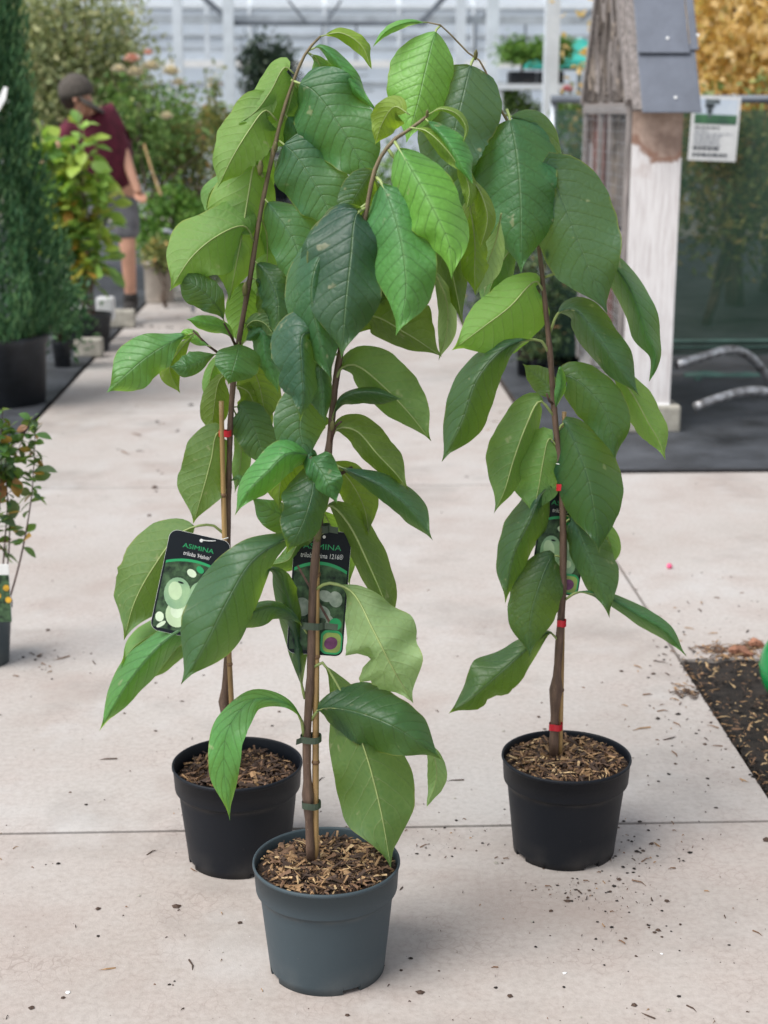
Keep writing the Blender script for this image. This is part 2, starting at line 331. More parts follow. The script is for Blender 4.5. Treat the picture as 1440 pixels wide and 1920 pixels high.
def scatter(n, cx, cy_, sx_, sy_, r0, r1, stuffp=.25):
    for _ in range(n):
        p = ground(rng.gauss(cx, sx_), rng.gauss(cy_, sy_)); p.z = .0005
        if p.x > XR - .01 and p.y < YS: continue
        s = r0 + (r1 - r0) * rng.random()**3
        if rng.random() < stuffp: chip(cr, p + Vector((0, 0, .001)), s * rng.uniform(3, 8), s * .8, rng, rng.choice((1, 2, 2, 3)), .08)
        else: rock(cr, p, s, rng, rng.choice((0, 0, 0, 3)))
scatter(95, 1165, 1700, 70, 45, .0008, .006); scatter(70, 1080, 1670, 30, 14, .0007, .004); scatter(60, 840, 1580, 60, 25, .0007, .0045)
scatter(70, 1190, 1590, 50, 22, .0007, .006); scatter(40, 70, 1245, 45, 14, .001, .008); scatter(60, 1240, 1290, 40, 60, .001, .008)
scatter(60, 1320, 1420, 50, 60, .001, .006); scatter(50, 1330, 1150, 70, 40, .001, .008)
scatter(22, 300, 830, 90, 40, .003, .018, .5); scatter(16, 900, 790, 40, 50, .003, .014, .5); scatter(24, 340, 600, 60, 25, .004, .03)
for _ in range(520):
    px, py = rng.uniform(0, 1440), 900 + 1020 * rng.random()**.7; p = ground(px, py); p.z = .0005
    if p.x > XR and p.y < YS: continue
    s = .0007 + .0052 * rng.random()**4
    if rng.random() < .3: chip(cr, p, s * rng.uniform(3, 9), s * .7, rng, rng.choice((1, 2, 3, 3)), .05)
    else: rock(cr, p, s, rng, rng.choice((0, 0, 3, 3, 4)) if rng.random() < .93 else 5)
for px, py, r in ((788, 1862, .008), (184 + 0, 1705, .006), (330, 1700, .009), (1064, 1690, .007), (955, 1868, .006), (1010, 1345, .006), (1100, 1395, .005), (1250, 1690, .006), (280, 967, .011), (90, 1182, .009), (1437, 1575, .012), (60, 1890, .007), (450, 1730, .006), (1235, 1745, .006), (1160, 1650, .006), (1190, 1885, .006)):
    p = ground(px, py); p.z = .0005; rock(cr, p, r, rng, 3)
stuff(tag(cr.build('loose_crumbs', [M_earth, M_chip[1], M_chip[2], M_chip[3], M_block, M_white]), 'dark soil crumbs and bits of bark strewn over the concrete', 'debris'))
sb = MB()
for i in range(3600):
    x = XR + .008 + abs(rng.gauss(0, .5)); y = rng.uniform(1.9, YS)
    if x > 2.6: continue
    dens = mnoise.noise(Vector((x * 3.1, y * 3.1, 4)))
    if dens < rng.uniform(-.6, .15): continue
    z = .006 + .012 * rng.random(); L = .006 + .03 * rng.random()**2.5
    chip(sb, Vector((x, y, z)), L, L * rng.uniform(.1, .28), rng, rng.choice((0, 0, 1, 1, 2, 2, 3)), .3)
for i in range(900):
    x = XR + .004 + abs(rng.gauss(0, .5)); y = rng.uniform(1.9, YS); rock(sb, (x, y, .004), .003 + .008 * rng.random()**2, rng, 4, .8)
for i in range(160):                          # spill over the slab edge and the heap above the bed
    p = ground(rng.gauss(1385, 38), rng.gauss(1222, 9)); p.z = .004; chip(sb, p, rng.uniform(.01, .05), rng.uniform(.003, .008), rng, rng.choice((1, 2, 2, 3)), .25)
for i in range(70):
    p = ground(rng.gauss(1290, 14), rng.gauss(1300, 9)); p.z = .003; chip(sb, p, rng.uniform(.008, .025), rng.uniform(.002, .005), rng, rng.choice((1, 2, 3, 3)), .2)
for i in range(520):
    y = rng.uniform(2.6, YS); x = XR - abs(rng.gauss(0, .010)) + .012 + .014 * mnoise.noise(Vector((y * 5, 1, 2)))
    if rng.random() < .75: rock(sb, (x, y, .0006 if x < XR else -.004), .002 + .006 * rng.random()**2, rng, 4, .7)
    else: chip(sb, Vector((x, y, .003)), rng.uniform(.006, .02), .002, rng, rng.choice((1, 2, 3)), .2)
stuff(tag(sb.build('bark_mulch', M_chip + [M_earth]), 'bark chips and straw scattered over the dark soil bed', 'mulch'))
M_barkred = simple('red_bark', (.33, .15, .09), .8, .4, 40, .6, 120)
for i, (a, b, lab) in enumerate((((1366, 1228), (1412, 1232), 'curled reddish strip of bark lying on the mulch heap'), ((1404, 1216), (1432, 1214), 'short pale red bark scrap behind the curled bark strip'))):
    A, B = ground(*a), ground(*b); tag(MB().tube([A.lerp(B, t) + Vector((0, 0, .012 + .006 * math.sin(t * 5))) for t in np.linspace(0, 1, 8)], [.006, .011, .013, .012, .014, .011, .009, .004], 7, jit=.3, seed=i).build('bark_strip', M_barkred), lab, 'bark')
p = ground(1255, 1066); mbq = MB(); mbq.lathe([(.0001, 0), (.006, .001), (.0095, .006), (.0095, .011), (.006, .017), (.0001, .0185)], p, 12)
tag(mbq.build('pink_berry', simple('pink_berry', (.75, .10, .22), .35, .2, 60), None, True), 'small bright pink berry alone on the pale concrete', 'berry')

# ------------------------------------------------------------------ pawpaw trees in the foreground
PROF = {'o': [(0, 0), (.05, .09), (.15, .34), (.3, .70), (.45, .92), (.58, 1.0), (.69, .95), (.77, .80), (.84, .53), (.89, .29), (.93, .13), (.97, .045), (1, 0)],
        'e': [(0, 0), (.03, .22), (.09, .52), (.2, .84), (.33, .98), (.45, 1.0), (.6, .93), (.71, .79), (.79, .56), (.86, .30), (.915, .13), (.96, .045), (1, 0)],
        'b': [(0, 0), (.015, .26), (.05, .58), (.12, .84), (.24, .98), (.38, 1.0), (.52, .96), (.65, .84), (.75, .64), (.83, .38), (.89, .17), (.94, .06), (1, 0)],
        'n': [(0, 0), (.05, .2), (.2, .6), (.4, .95), (.55, 1.0), (.7, .8), (.8, .45), (.88, .28), (.94, .16), (.98, .05), (1, 0)]}
LCOL = {'d': (.023, .084, .052), 'g': (.038, .108, .078), 'm': (.045, .160, .076), 'l': (.105, .310, .105), 'v': (.19, .44, .10), 'y': (.24, .38, .035), 'p': (.42, .56, .32), 'o': (.055, .110, .028)}
leafN = 0
def pawpaw_leaf(root, Y, pts, w, d=40, c='m', under=False, prof='o', pet=.06, wave=1.0, bite=0, fold=None, dd=None):
    """pts: midrib seen in the photo, stalk to tip; w: seen half widths (left/right of the heading); d: mm the blade hangs towards the viewer"""
    global leafN; leafN += 1; rg = random.Random(leafN * 7 + 3)
    nu, nh = 46, 7; P = spline([(x, y) for x, y in pts], nu); n = len(P)
    L = sum(np.linalg.norm(P[i + 1] - P[i]) for i in range(n - 1))
    D = np.interp(np.linspace(0, 1, n), np.linspace(0, 1, len(dd)), dd) if dd else np.array([d * (1 - (1 - u)**2.0) for u in np.linspace(0, 1, n)])
    wl_, wr_ = w[0] * 1.11, w[1] * 1.11; real = .215 * L
    rem = [min(70, math.sqrt(max(0, real**2 - x**2))) for x in (wl_, wr_)]
    if fold is None: fold = (-.8 * rem[0] + rg.uniform(-.85, -.25) * wl_, -.8 * rem[1] + rg.uniform(-.85, -.15) * wr_)
    pr = PROF[prof]; pt, pv = [a for a, _ in pr], [b for _, b in pr]
    w1, w2, ph1, ph2 = rg.uniform(6, 10), rg.uniform(14, 20), rg.uniform(0, 6), rg.uniform(0, 6); amp = wave * rg.uniform(.08, .16)
    bite = bite or (rg.choice((-.28, .28)) if rg.random() < .3 else 0); relA = rg.uniform(1.2, 2.8); sgn = -1 if under else 1; skew = rg.uniform(-.04, .04)
    vs, uvs = [], []
    for i in range(n):
        u = i / (n - 1); a, b = P[max(i - 2, 0)], P[min(i + 2, n - 1)]; t = (b - a) / (np.linalg.norm(b - a) + 1e-9); Ld = np.array((-t[1], t[0]))
        ub = max(0, (u - pet) / (1 - pet))
        for j in range(-nh, nh + 1):
            v = j / nh; side = 0 if v < 0 else 1; av = abs(v); W_ = (wl_, wr_)[side]
            f = float(np.interp(min(1, max(0, ub + (skew if 0 < ub < 1 else 0) * (1 if side else -1) * math.sin(math.pi * ub))), pt, pv))
            f2 = float(np.interp(min(1, max(0, ub - .03)), pt, pv)); f3 = float(np.interp(min(1, ub + .03), pt, pv)); f = f * .5 + (f2 + f3) * .25 if .06 < ub < .90 else f
            ow = 1 + amp * (.28 + .5 * max(0, wave - .9)) * math.sin(w1 * ub * 1.3 + ph1 + side * 2) + amp * (.22 + .4 * max(0, wave - .9)) * math.sin(w2 * ub + ph2 + side) + .05 * mnoise.noise(Vector((ub * 11, leafN * 3.1, side * 5)))
            if bite and side == (bite > 0) and av > .3: 
                e = mnoise.noise(Vector((ub * 8, leafN, side))) + .35 * mnoise.noise(Vector((ub * 30, leafN, side)))
                if ub > .35: ow *= 1 - abs(bite) * max(0, .35 + e) * min(1, (ub - .35) * 5)
            x = P[i] + Ld * (W_ * f * ow * av) * (-1 if side else 1)
            # side veins pressed in, blade puffed between them, rim waving
            phs = ub * NV - 2.1 * av**1.25; tri = abs((phs % 1) - .5) * 2
            rel = sgn * relA * (1 - tri * tri) * min(1, av * 4) * (1 - av**6) * min(1, f * 1.5)
            wv = amp * real * (1.7 * math.sin(w1 * ub * 1.6 + ph2 + side * 2.4) + .8 * math.sin(w2 * 1.2 * ub + ph1)) * av**2
            fz = (fold[0], fold[1])[side] * f * (av**1.35)
            dz = D[i] + fz + wv + rel
            vs.append(at(x[0], x[1], Y - dz / 1000)); uvs.append((ub, v * .5 + .5))
    m = 2 * nh + 1; mb = MB(); fs = []
    for i in range(n - 1):
        if i / (n - 1) < pet * .8: continue
        for j in range(m - 1):
            q = (i * m + j, i * m + j + 1, (i + 1) * m + j + 1, (i + 1) * m + j)
            fs.append(q[::-1] if not under else q)
    # orientation check against the viewer
    k = len(fs) // 2; q = fs[k]; nn = (vs[q[1]] - vs[q[0]]).cross(vs[q[2]] - vs[q[0]])
    tot = 0
    for q in fs[::7]:
        nn = (vs[q[1]] - vs[q[0]]).cross(vs[q[2]] - vs[q[0]]); tot += nn.dot(Vector(CAMP) - vs[q[0]])
    if (tot > 0) == under: fs = [q[::-1] for q in fs]
    mb.add(vs, fs)
    sc = mpp(pts[0][1], Y); rp = []; rr = []
    for i in range(0, n, 2):
        u = i / (n - 1); rp.append(at(P[i][0], P[i][1], Y - (D[i] - (2.6 if not under else -.6)) / 1000)); rr.append((.0023 if u < pet else .0016 * (1 - u) + .0003) * min(1.25, max(.5, L / 230)))
    nb = len(mb.f); mb.tube(rp, rr, 6, 1)
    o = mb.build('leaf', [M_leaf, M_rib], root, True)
    uvl = o.data.uv_layers.new(name='UVMap'); li = np.empty(len(o.data.loops), int); o.data.loops.foreach_get('vertex_index', li)
    arr = np.full((len(mb.v), 2), .5); arr[:len(uvs)] = uvs; uvl.data.foreach_set('uv', arr[li].ravel())
    j = [1 + rg.uniform(-.10, .10) for _ in range(3)]; b = LCOL[c]; o.color = (b[0] * j[0], b[1] * j[1], b[2] * j[2], 1)
    return o

def pot(root, c, R, H, mat, n=96, seed=0):
    """nursery pot: rolled lip, wide collar, tapering wall, notched foot ring"""
    rb = R * .80; rw = R * .905
    prof = [(R * .955, H - .05), (R * .968, H - .004), (R * .982, H), (R, H - .001), (R * 1.004, H - .005), (R * .985, H - .009), (R * .985, H - .009), (R * .965, H - .050), (R * .960, H - .0525), (R * .960, H - .0525), (rw + .0015, H - .0555), (rw + .0015, H - .0555), (rw * .998, H - .062)]
    prof += [(rw + (rb - rw) * t, H - .062 + (.017 - H + .062) * t) for t in np.linspace(.1, 1, 10)]
    mb = MB(); mb.lathe(prof, c, n)
    # foot ring cut by notches
    c = Vector(c)
    for k in range(n):
        gap = (k % 24) in (4, 5, 6, 7, 8)
        z = .009 if gap else 0.0005
        a0, a1 = 2 * math.pi * k / n, 2 * math.pi * (k + 1) / n
        q = [c + Vector((r * math.cos(a), r * math.sin(a), zz)) for a in (a0, a1) for r, zz in ((rb, .017), (rb * .985, z), (rb * .93, z), (rb * .93, .017))]
        mb.add(q, [(0, 4, 5, 1), (2, 6, 7, 3)] + ([] if gap else [(1, 5, 6, 2)]))
        if gap != (((k + 1) % 24) in (4, 5, 6, 7, 8)): mb.add([c + Vector((r * math.cos(a1), r * math.sin(a1), zz)) for r, zz in ((rb * .985, .0005), (rb * .985, .009), (rb * .93, .009), (rb * .93, .0005))], [(0, 1, 2, 3)])
    mb.lathe([(rb * .98, .0165), (.0005, .0165)], c, n)
    return mb.build('pot', mat, root, True)
def pot_soil(root, c, R, z, seed, chips, mound=.008, kinds=(0, 1, 1, 2, 2, 3, 3, 3)):
    rng = random.Random(seed); n, m = 40, 14; vs = []; fs = []
    for i in range(m + 1):
        for k in range(n):
            r = R * .955 * i / m; a = 2 * math.pi * k / n; x, y = r * math.cos(a), r * math.sin(a)
            h = mound * (1 - (i / m)**2) + .007 * mnoise.noise(Vector((x * 28, y * 28, seed))) + .004 * mnoise.noise(Vector((x * 80, y * 80, seed)))
            vs.append((c[0] + x, c[1] + y, z + h))
    for i in range(m):
        for k in range(n): fs.append((i * n + k, (i + 1) * n + k, (i + 1) * n + (k + 1) % n, i * n + (k + 1) % n))
    MB().add(vs, fs).build('soil', M_soil, root, True)
    mb = MB()
    for _ in range(chips):
        L = .006 + .042 * rng.random()**2.4; r = (R * .95 - L * .55) * math.sqrt(rng.random()); a = rng.uniform(0, 6.283); x, y = r * math.cos(a), r * math.sin(a)
        h = mound * (1 - (r / R)**2) + .005 * mnoise.noise(Vector((x * 28, y * 28, seed))) + rng.uniform(.001, .008)
        chip(mb, Vector((c[0] + x, c[1] + y, z + h)), L, max(.0014, L * rng.uniform(.08, .30)), rng, rng.choice(kinds), .38)
    stuff(mb.build('bark_chips', M_chip, root))
def stem(root, Y, pts, rads, name='trunk', mat=None, knob=None, n=10, dy=None):
    S = spline([(x, y, (dy[i] if dy else 0)) for i, (x, y) in enumerate(pts)], 60)
    rr = np.interp(np.linspace(0, 1, 60), np.linspace(0, 1, len(rads)), rads)
    rr = [r * (1 + .05 * math.sin(i * 1.7) + (.16 if i % 9 == 4 else 0)) for i, r in enumerate(rr)]
    if knob: rr = [r + knob[1] * math.exp(-((i / 59 - knob[0]) / .012)**2) for i, r in enumerate(rr)]
    return MB().tube([at(s[0], s[1], Y - s[2] / 1000) for s in S], rr, n, jit=.03).build(name, mat or M_bark, root, True)
def cane(root, Y, a, b, r, nodes_=(.25, .6), bow=0):
    A, B = at(a[0], a[1], Y), at(b[0], b[1], Y); pts, rr = [], []
    for i in range(25):
        t = i / 24; p = A.lerp(B, t); p.x += bow * math.sin(math.pi * t); pts.append(p); rr.append(r * (1.05 - .15 * t))
    o = MB().tube(pts, rr, 10).build('bamboo_cane', M_bamboo, root, True)
    for t in nodes_:
        q = A.lerp(B, t); q.x += bow * math.sin(math.pi * t); u = (B - A).normalized()
        MB().tube([q - u * .004, q - u * .0015, q + u * .001, q + u * .004], [r * 1.02, r * 1.28, r * 1.22, r * 1.0], 10).build('cane_node', M_node, o, True)
    return o
def tie(root, Y, px, py, w, h, mat, tail=0, name='tie_tape'):
    c = at(px, py, Y); s = mpp(py, Y); mb = MB(); a, b = w * s / 2, h * s / 2
    ring = [c + Vector((a * math.cos(t) * 1.0, (a * .75) * math.sin(t), 0)) for t in np.linspace(0, 2 * math.pi, 17)[:-1]]
    vs = [p + Vector((0, 0, z + .12 * b * math.sin(i * 1.3))) for z in (-b, b) for i, p in enumerate(ring)] 
    mb.add(vs, [(i, (i + 1) % 16, 16 + (i + 1) % 16, 16 + i) for i in range(16)])
    if tail:
        q = c + Vector((a * .9 * (1 if tail > 0 else -1), -a * .5, 0)); e = q + Vector((tail * s, -.004, -.3 * b))
        mb.add([q + Vector((0, 0, -b * .9)), e + Vector((0, 0, -b * .85)), e + Vector((0.001, 0, b * .9)), q + Vector((0, 0, b * .9))], [(0, 1, 2, 3)])
    return mb.build(name, mat, root)

POTH = .21
def base_of(px, py): p = ground(px, py, POTH); return Vector((p.x, p.y, 0))
bF, bL, bR = base_of(612, 1611), base_of(445, 1428), base_of(1062, 1415)
GRP = 'potted pawpaw trees on the concrete path'
TF = thing('potted_pawpaw_tree', 'pawpaw tree in the grey pot, nearest to the viewer, crown tip bent right', 'potted tree', bF, GRP)
TL = thing('potted_pawpaw_tree', 'pawpaw tree in a black pot behind and left of the grey pot', 'potted tree', bL, GRP)
TR = thing('potted_pawpaw_tree', 'pawpaw tree in a black pot standing alone on the right, with red tapes', 'potted tree', bR, GRP)
pot(TF, bF, .1305, POTH, M_potgrey); pot(TL, bL, .1325, POTH, M_potblack); pot(TR, bR, .133, POTH, M_potblack)
pot_soil(TF, bF, .1305, POTH - .020, 1, 1150, .012); pot_soil(TL, bL, .1325, POTH - .034, 2, 900, .016, (1, 2, 2, 3, 3, 3)); pot_soil(TR, bR, .133, POTH - .018, 3, 1150, .010)
YF, YL, YR = bF.y, bL.y, bR.y
stem(TF, YF, [(583, 1612), (578, 1500), (575, 1400), (583, 1250), (587, 1100), (596, 1000), (609, 900), (619, 820), (629, 720), (642, 640), (665, 520), (688, 390), (706, 310), (737, 264), (772, 240), (803, 216)],
     [.0082, .0075, .0072, .0070, .0070, .0068, .0066, .0062, .0058, .0056, .0052, .0046, .0042, .0036, .0031, .0022], knob=(.085, .003))
stem(TL, YL, [(440, 1432), (424, 1350), (421, 1310), (428, 1200), (427, 1000), (431, 820), (437, 720), (446, 650), (469, 520), (483, 430), (496, 360), (516, 270), (531, 210), (551, 150), (575, 97), (601, 68)],
     [.0075, .007, .0066, .0062, .006, .006, .0058, .0056, .0052, .005, .0048, .0045, .0042, .0036, .003, .002], knob=(.085, .005))
stem(TR, YR, [(1038, 1415), (1040, 1340), (1046, 1240), (1054, 1120), (1056, 1020), (1053, 900), (1041, 790), (1031, 660), (1019, 540), (1010, 460), (985, 320), (946, 215), (932, 195), (903, 118), (880, 101), (850, 70), (824, 46), (802, 42)],
     [.0098, .0088, .0080, .0078, .0074, .0070, .0066, .0062, .0058, .0054, .005, .0042, .0036, .0028, .0023, .0019, .0016, .0012], knob=(.085, .005))
cane(TF, YF + .004, (591, 1608), (594, 985), .0058, (.30, .62, .86)); cane(TL, YL - .014, (440, 1425), (415, 752), .0052, (.28, .53, .75), -.004); cane(TR, YR + .007, (1050, 1416), (1058, 772), .0048, (.2, .52), .002)
tie(TF, YF - .004, 588, 1170, 46, 14, M_greentape, 24); tie(TF, YF - .004, 583, 1384, 40, 13, M_greentape, -10); tie(TF, YF - .004, 584, 1508, 36, 13, M_greentape); tie(TF, YF - .006, 602, 990, 34, 14, M_greentape, 16)
tie(TL, YL - .008, 422, 812, 24, 12, M_red); tie(TR, YR - .006, 1054, 913, 22, 13, M_red, 10); tie(TR, YR - .006, 1053, 1168, 18, 13, M_red); tie(TR, YR - .004, 1042, 1362, 26, 13, M_red)
# side twigs and buds
def twig(root, Y, pts, r, d=0, mat=None): return MB().tube([at(x, y, Y - (d * i / (len(pts) - 1)) / 1000) for i, (x, y) in enumerate(pts)], [r * (1 - .45 * i / (len(pts) - 1)) for i in range(len(pts))], 7).build('side_twig', mat or M_twig, root, True)
twig(TL, YL, [(436, 675), (412, 664), (390, 648), (362, 620)], .0032, 45); twig(TL, YL, [(445, 655), (432, 628), (420, 606)], .003, 40)
twig(TF, YF, [(612, 880), (640, 888), (660, 876)], .0045, -20); twig(TF, YF, [(616, 845), (628, 800), (640, 790)], .003, 15); twig(TF, YF, [(606, 905), (592, 880), (582, 858)], .0035, 40)
twig(TR, YR, [(1040, 760), (1030, 752), (1025, 738)], .003, 20)
for root, Y, px, py, s in ((TL, YL, 458, 545, 1.2), (TL, YL, 487, 318, 1.3), (TL, YL, 516, 278, .9), (TR, YR, 891, 105, .9), (TR, YR, 1028, 478, .9), (TF, YF, 800, 214, .6), (TF, YF, 595, 1002, 1.6), (TF, YF, 622, 800, .9)):
    a = at(px, py + 8 * s, Y - .012); b = at(px + 2, py - 14 * s, Y - .02)
    MB().tube([a.lerp(b, t) for t in (0, .3, .6, .85, 1)], [.002 * s, .0042 * s, .0045 * s, .0028 * s, .0005], 7).build('bud', M_shoot, root, True)

U = True
# left tree: stalk-to-tip midribs, half widths, depth, colour
for a in (  # brighter green on upper undersides: light shining through is put into the colour
 dict(p=[(601, 68), (640, 62), (678, 86), (697, 130)], w=(16, 14), d=40, c='y', under=U, prof='n'),
 dict(p=[(578, 95), (600, 88), (635, 118), (668, 168), (706, 208)], w=(15, 17), d=45, c='l', prof='n'),
 dict(p=[(578, 98), (594, 110), (606, 145), (640, 200)], w=(24, 30), d=-15, c='l', under=U),
 dict(p=[(551, 138), (534, 126), (508, 170), (480, 208), (446, 232)], w=(26, 46), d=15, c='v', under=U, prof='b'),
 dict(p=[(553, 150), (548, 175), (530, 230), (484, 291)], w=(34, 30), d=-30, c='v', under=U, prof='e'),
 dict(p=[(519, 226), (498, 207), (470, 240), (436, 295), (407, 354)], w=(46, 48), d=45, c='v', under=U, prof='b', wave=1.4),
 dict(p=[(493, 332), (478, 308), (466, 365), (452, 450), (429, 566)], w=(66, 52), d=20, c='v', under=U, prof='e'),
 dict(p=[(470, 320), (430, 330), (395, 358), (384, 402)], w=(14, 16), d=-50, c='l', under=U),
 dict(p=[(477, 455), (458, 424), (408, 442), (358, 484), (318, 546)], w=(54, 56), d=85, c='v', under=U, prof='e', wave=1.3),
 dict(p=[(422, 608), (412, 582), (380, 546), (331, 514)], w=(30, 32), d=70, c='d', prof='o', dd=(40, 75, 80, 70)),
 dict(p=[(444, 648), (425, 618), (390, 608), (348, 598)], w=(15, 13), d=60, c='l'),
 dict(p=[(367, 624), (335, 634), (272, 672), (200, 736)], w=(40, 40), c='l', dd=(40, 70, 90, 100), wave=1.5),
 dict(p=[(367, 624), (338, 655), (318, 692), (338, 738)], w=(18, 20), c='y', under=U, dd=(40, 35, 40, 40)),
 dict(p=[(395, 650), (372, 640), (352, 628), (335, 640)], w=(12, 10), c='v', dd=(45, 35, 30, 30)),
 dict(p=[(410, 662), (385, 672), (350, 688), (317, 688)], w=(24, 18), c='m', dd=(20, 60, 90, 90)),
 dict(p=[(448, 640), (446, 658), (438, 688), (428, 721)], w=(34, 44), c='m', dd=(5, 55, 80, 80), prof='e'),
 dict(p=[(466, 522), (458, 540), (456, 590), (452, 655)], w=(30, 26), d=-35, c='v', under=U, prof='e'),
 dict(p=[(455, 620), (474, 602), (496, 606), (518, 636)], w=(14, 18), d=25, c='m', under=U),
 dict(p=[(452, 645), (490, 622), (500, 670), (522, 738)], w=(20, 24), d=30, c='m', prof='e'),
 dict(p=[(430, 822), (408, 811), (396, 862), (380, 922), (362, 983)], w=(50, 38), d=30, c='m', under=U, prof='e'),
 dict(p=[(440, 692), (412, 712), (402, 760), (396, 818)], w=(24, 26), d=-25, c='o', under=U),
 dict(p=[(442, 655), (408, 676), (393, 715), (394, 762)], w=(14, 24), d=-50, c='l', under=U),
 dict(p=[(440, 672), (468, 684), (486, 722), (500, 800)], w=(36, 36), d=-25, c='o', under=U, prof='e'),
 dict(p=[(434, 764), (452, 764), (480, 812), (500, 882)], w=(36, 36), d=15, c='d', prof='e'),
 dict(p=[(434, 758), (446, 790), (452, 860), (440, 925)], w=(14, 16), d=-30, c='l', under=U),
 dict(p=[(424, 1005), (395, 984), (338, 1000), (285, 1068), (252, 1130), (232, 1201)], w=(54, 58), c='m', under=U, pet=.2, dd=(0, 10, 10, 20, 25, 20), prof='e'),
 dict(p=[(430, 1135), (375, 1160), (305, 1205), (240, 1280), (186, 1371)], w=(28, 30), c='l', dd=(0, 50, 70, 70, 60)),
 dict(p=[(430, 1150), (310, 1180), (255, 1210), (224, 1248)], w=(24, 22), c='l', under=U, dd=(-5, -20, -20, 0)),
 dict(p=[(428, 1165), (330, 1215), (285, 1250), (248, 1284)], w=(18, 22), c='l', under=U, dd=(-5, -25, -25, -10)),
 dict(p=[(493, 368), (516, 398), (552, 452), (562, 505), (545, 562)], w=(42, 46), d=60, c='m', wave=1.3, prof='e'),
 dict(p=[(474, 486), (494, 506), (520, 560), (516, 642)], w=(28, 36), d=45, c='d', wave=1.4, prof='e'),
 dict(p=[(521, 262), (552, 288), (590, 345), (616, 398), (612, 452)], w=(54, 58), d=55, c='m', prof='b'),
 dict(p=[(546, 150), (588, 170), (636, 234), (676, 302), (709, 349)], w=(64, 63), d=75, c='m', prof='b'),
 dict(p=[(551, 148), (566, 180), (560, 240), (530, 300)], w=(30, 30), d=-45, c='v', under=U),
 dict(p=[(486, 400), (500, 440), (498, 520), (480, 590)], w=(30, 30), d=-40, c='l', under=U),
 dict(p=[(455, 600), (490, 640), (512, 655), (530, 640)], w=(14, 16), d=-20, c='d'),
 dict(p=[(531, 210), (556, 246), (574, 318), (560, 392)], w=(36, 36), d=-20, c='m', prof='e'),
 dict(p=[(516, 270), (492, 300), (472, 350), (450, 425)], w=(36, 34), d=-70, c='v', under=U, prof='e'),
 dict(p=[(469, 520), (498, 536), (520, 600), (508, 668)], w=(30, 28), d=10, c='d', prof='e'),
 dict(p=[(437, 720), (468, 738), (482, 800), (470, 856)], w=(28, 28), d=-35, c='o', under=U, prof='e'),
 dict(p=[(575, 97), (600, 120), (640, 150), (690, 200)], w=(22, 24), d=-25, c='l', under=U),
 dict(p=[(428, 905), (446, 896), (456, 910), (444, 930)], w=(8, 8), d=15, c='m'),
):
    p = a.pop('p'); pawpaw_leaf(TL, YL, p, **a)
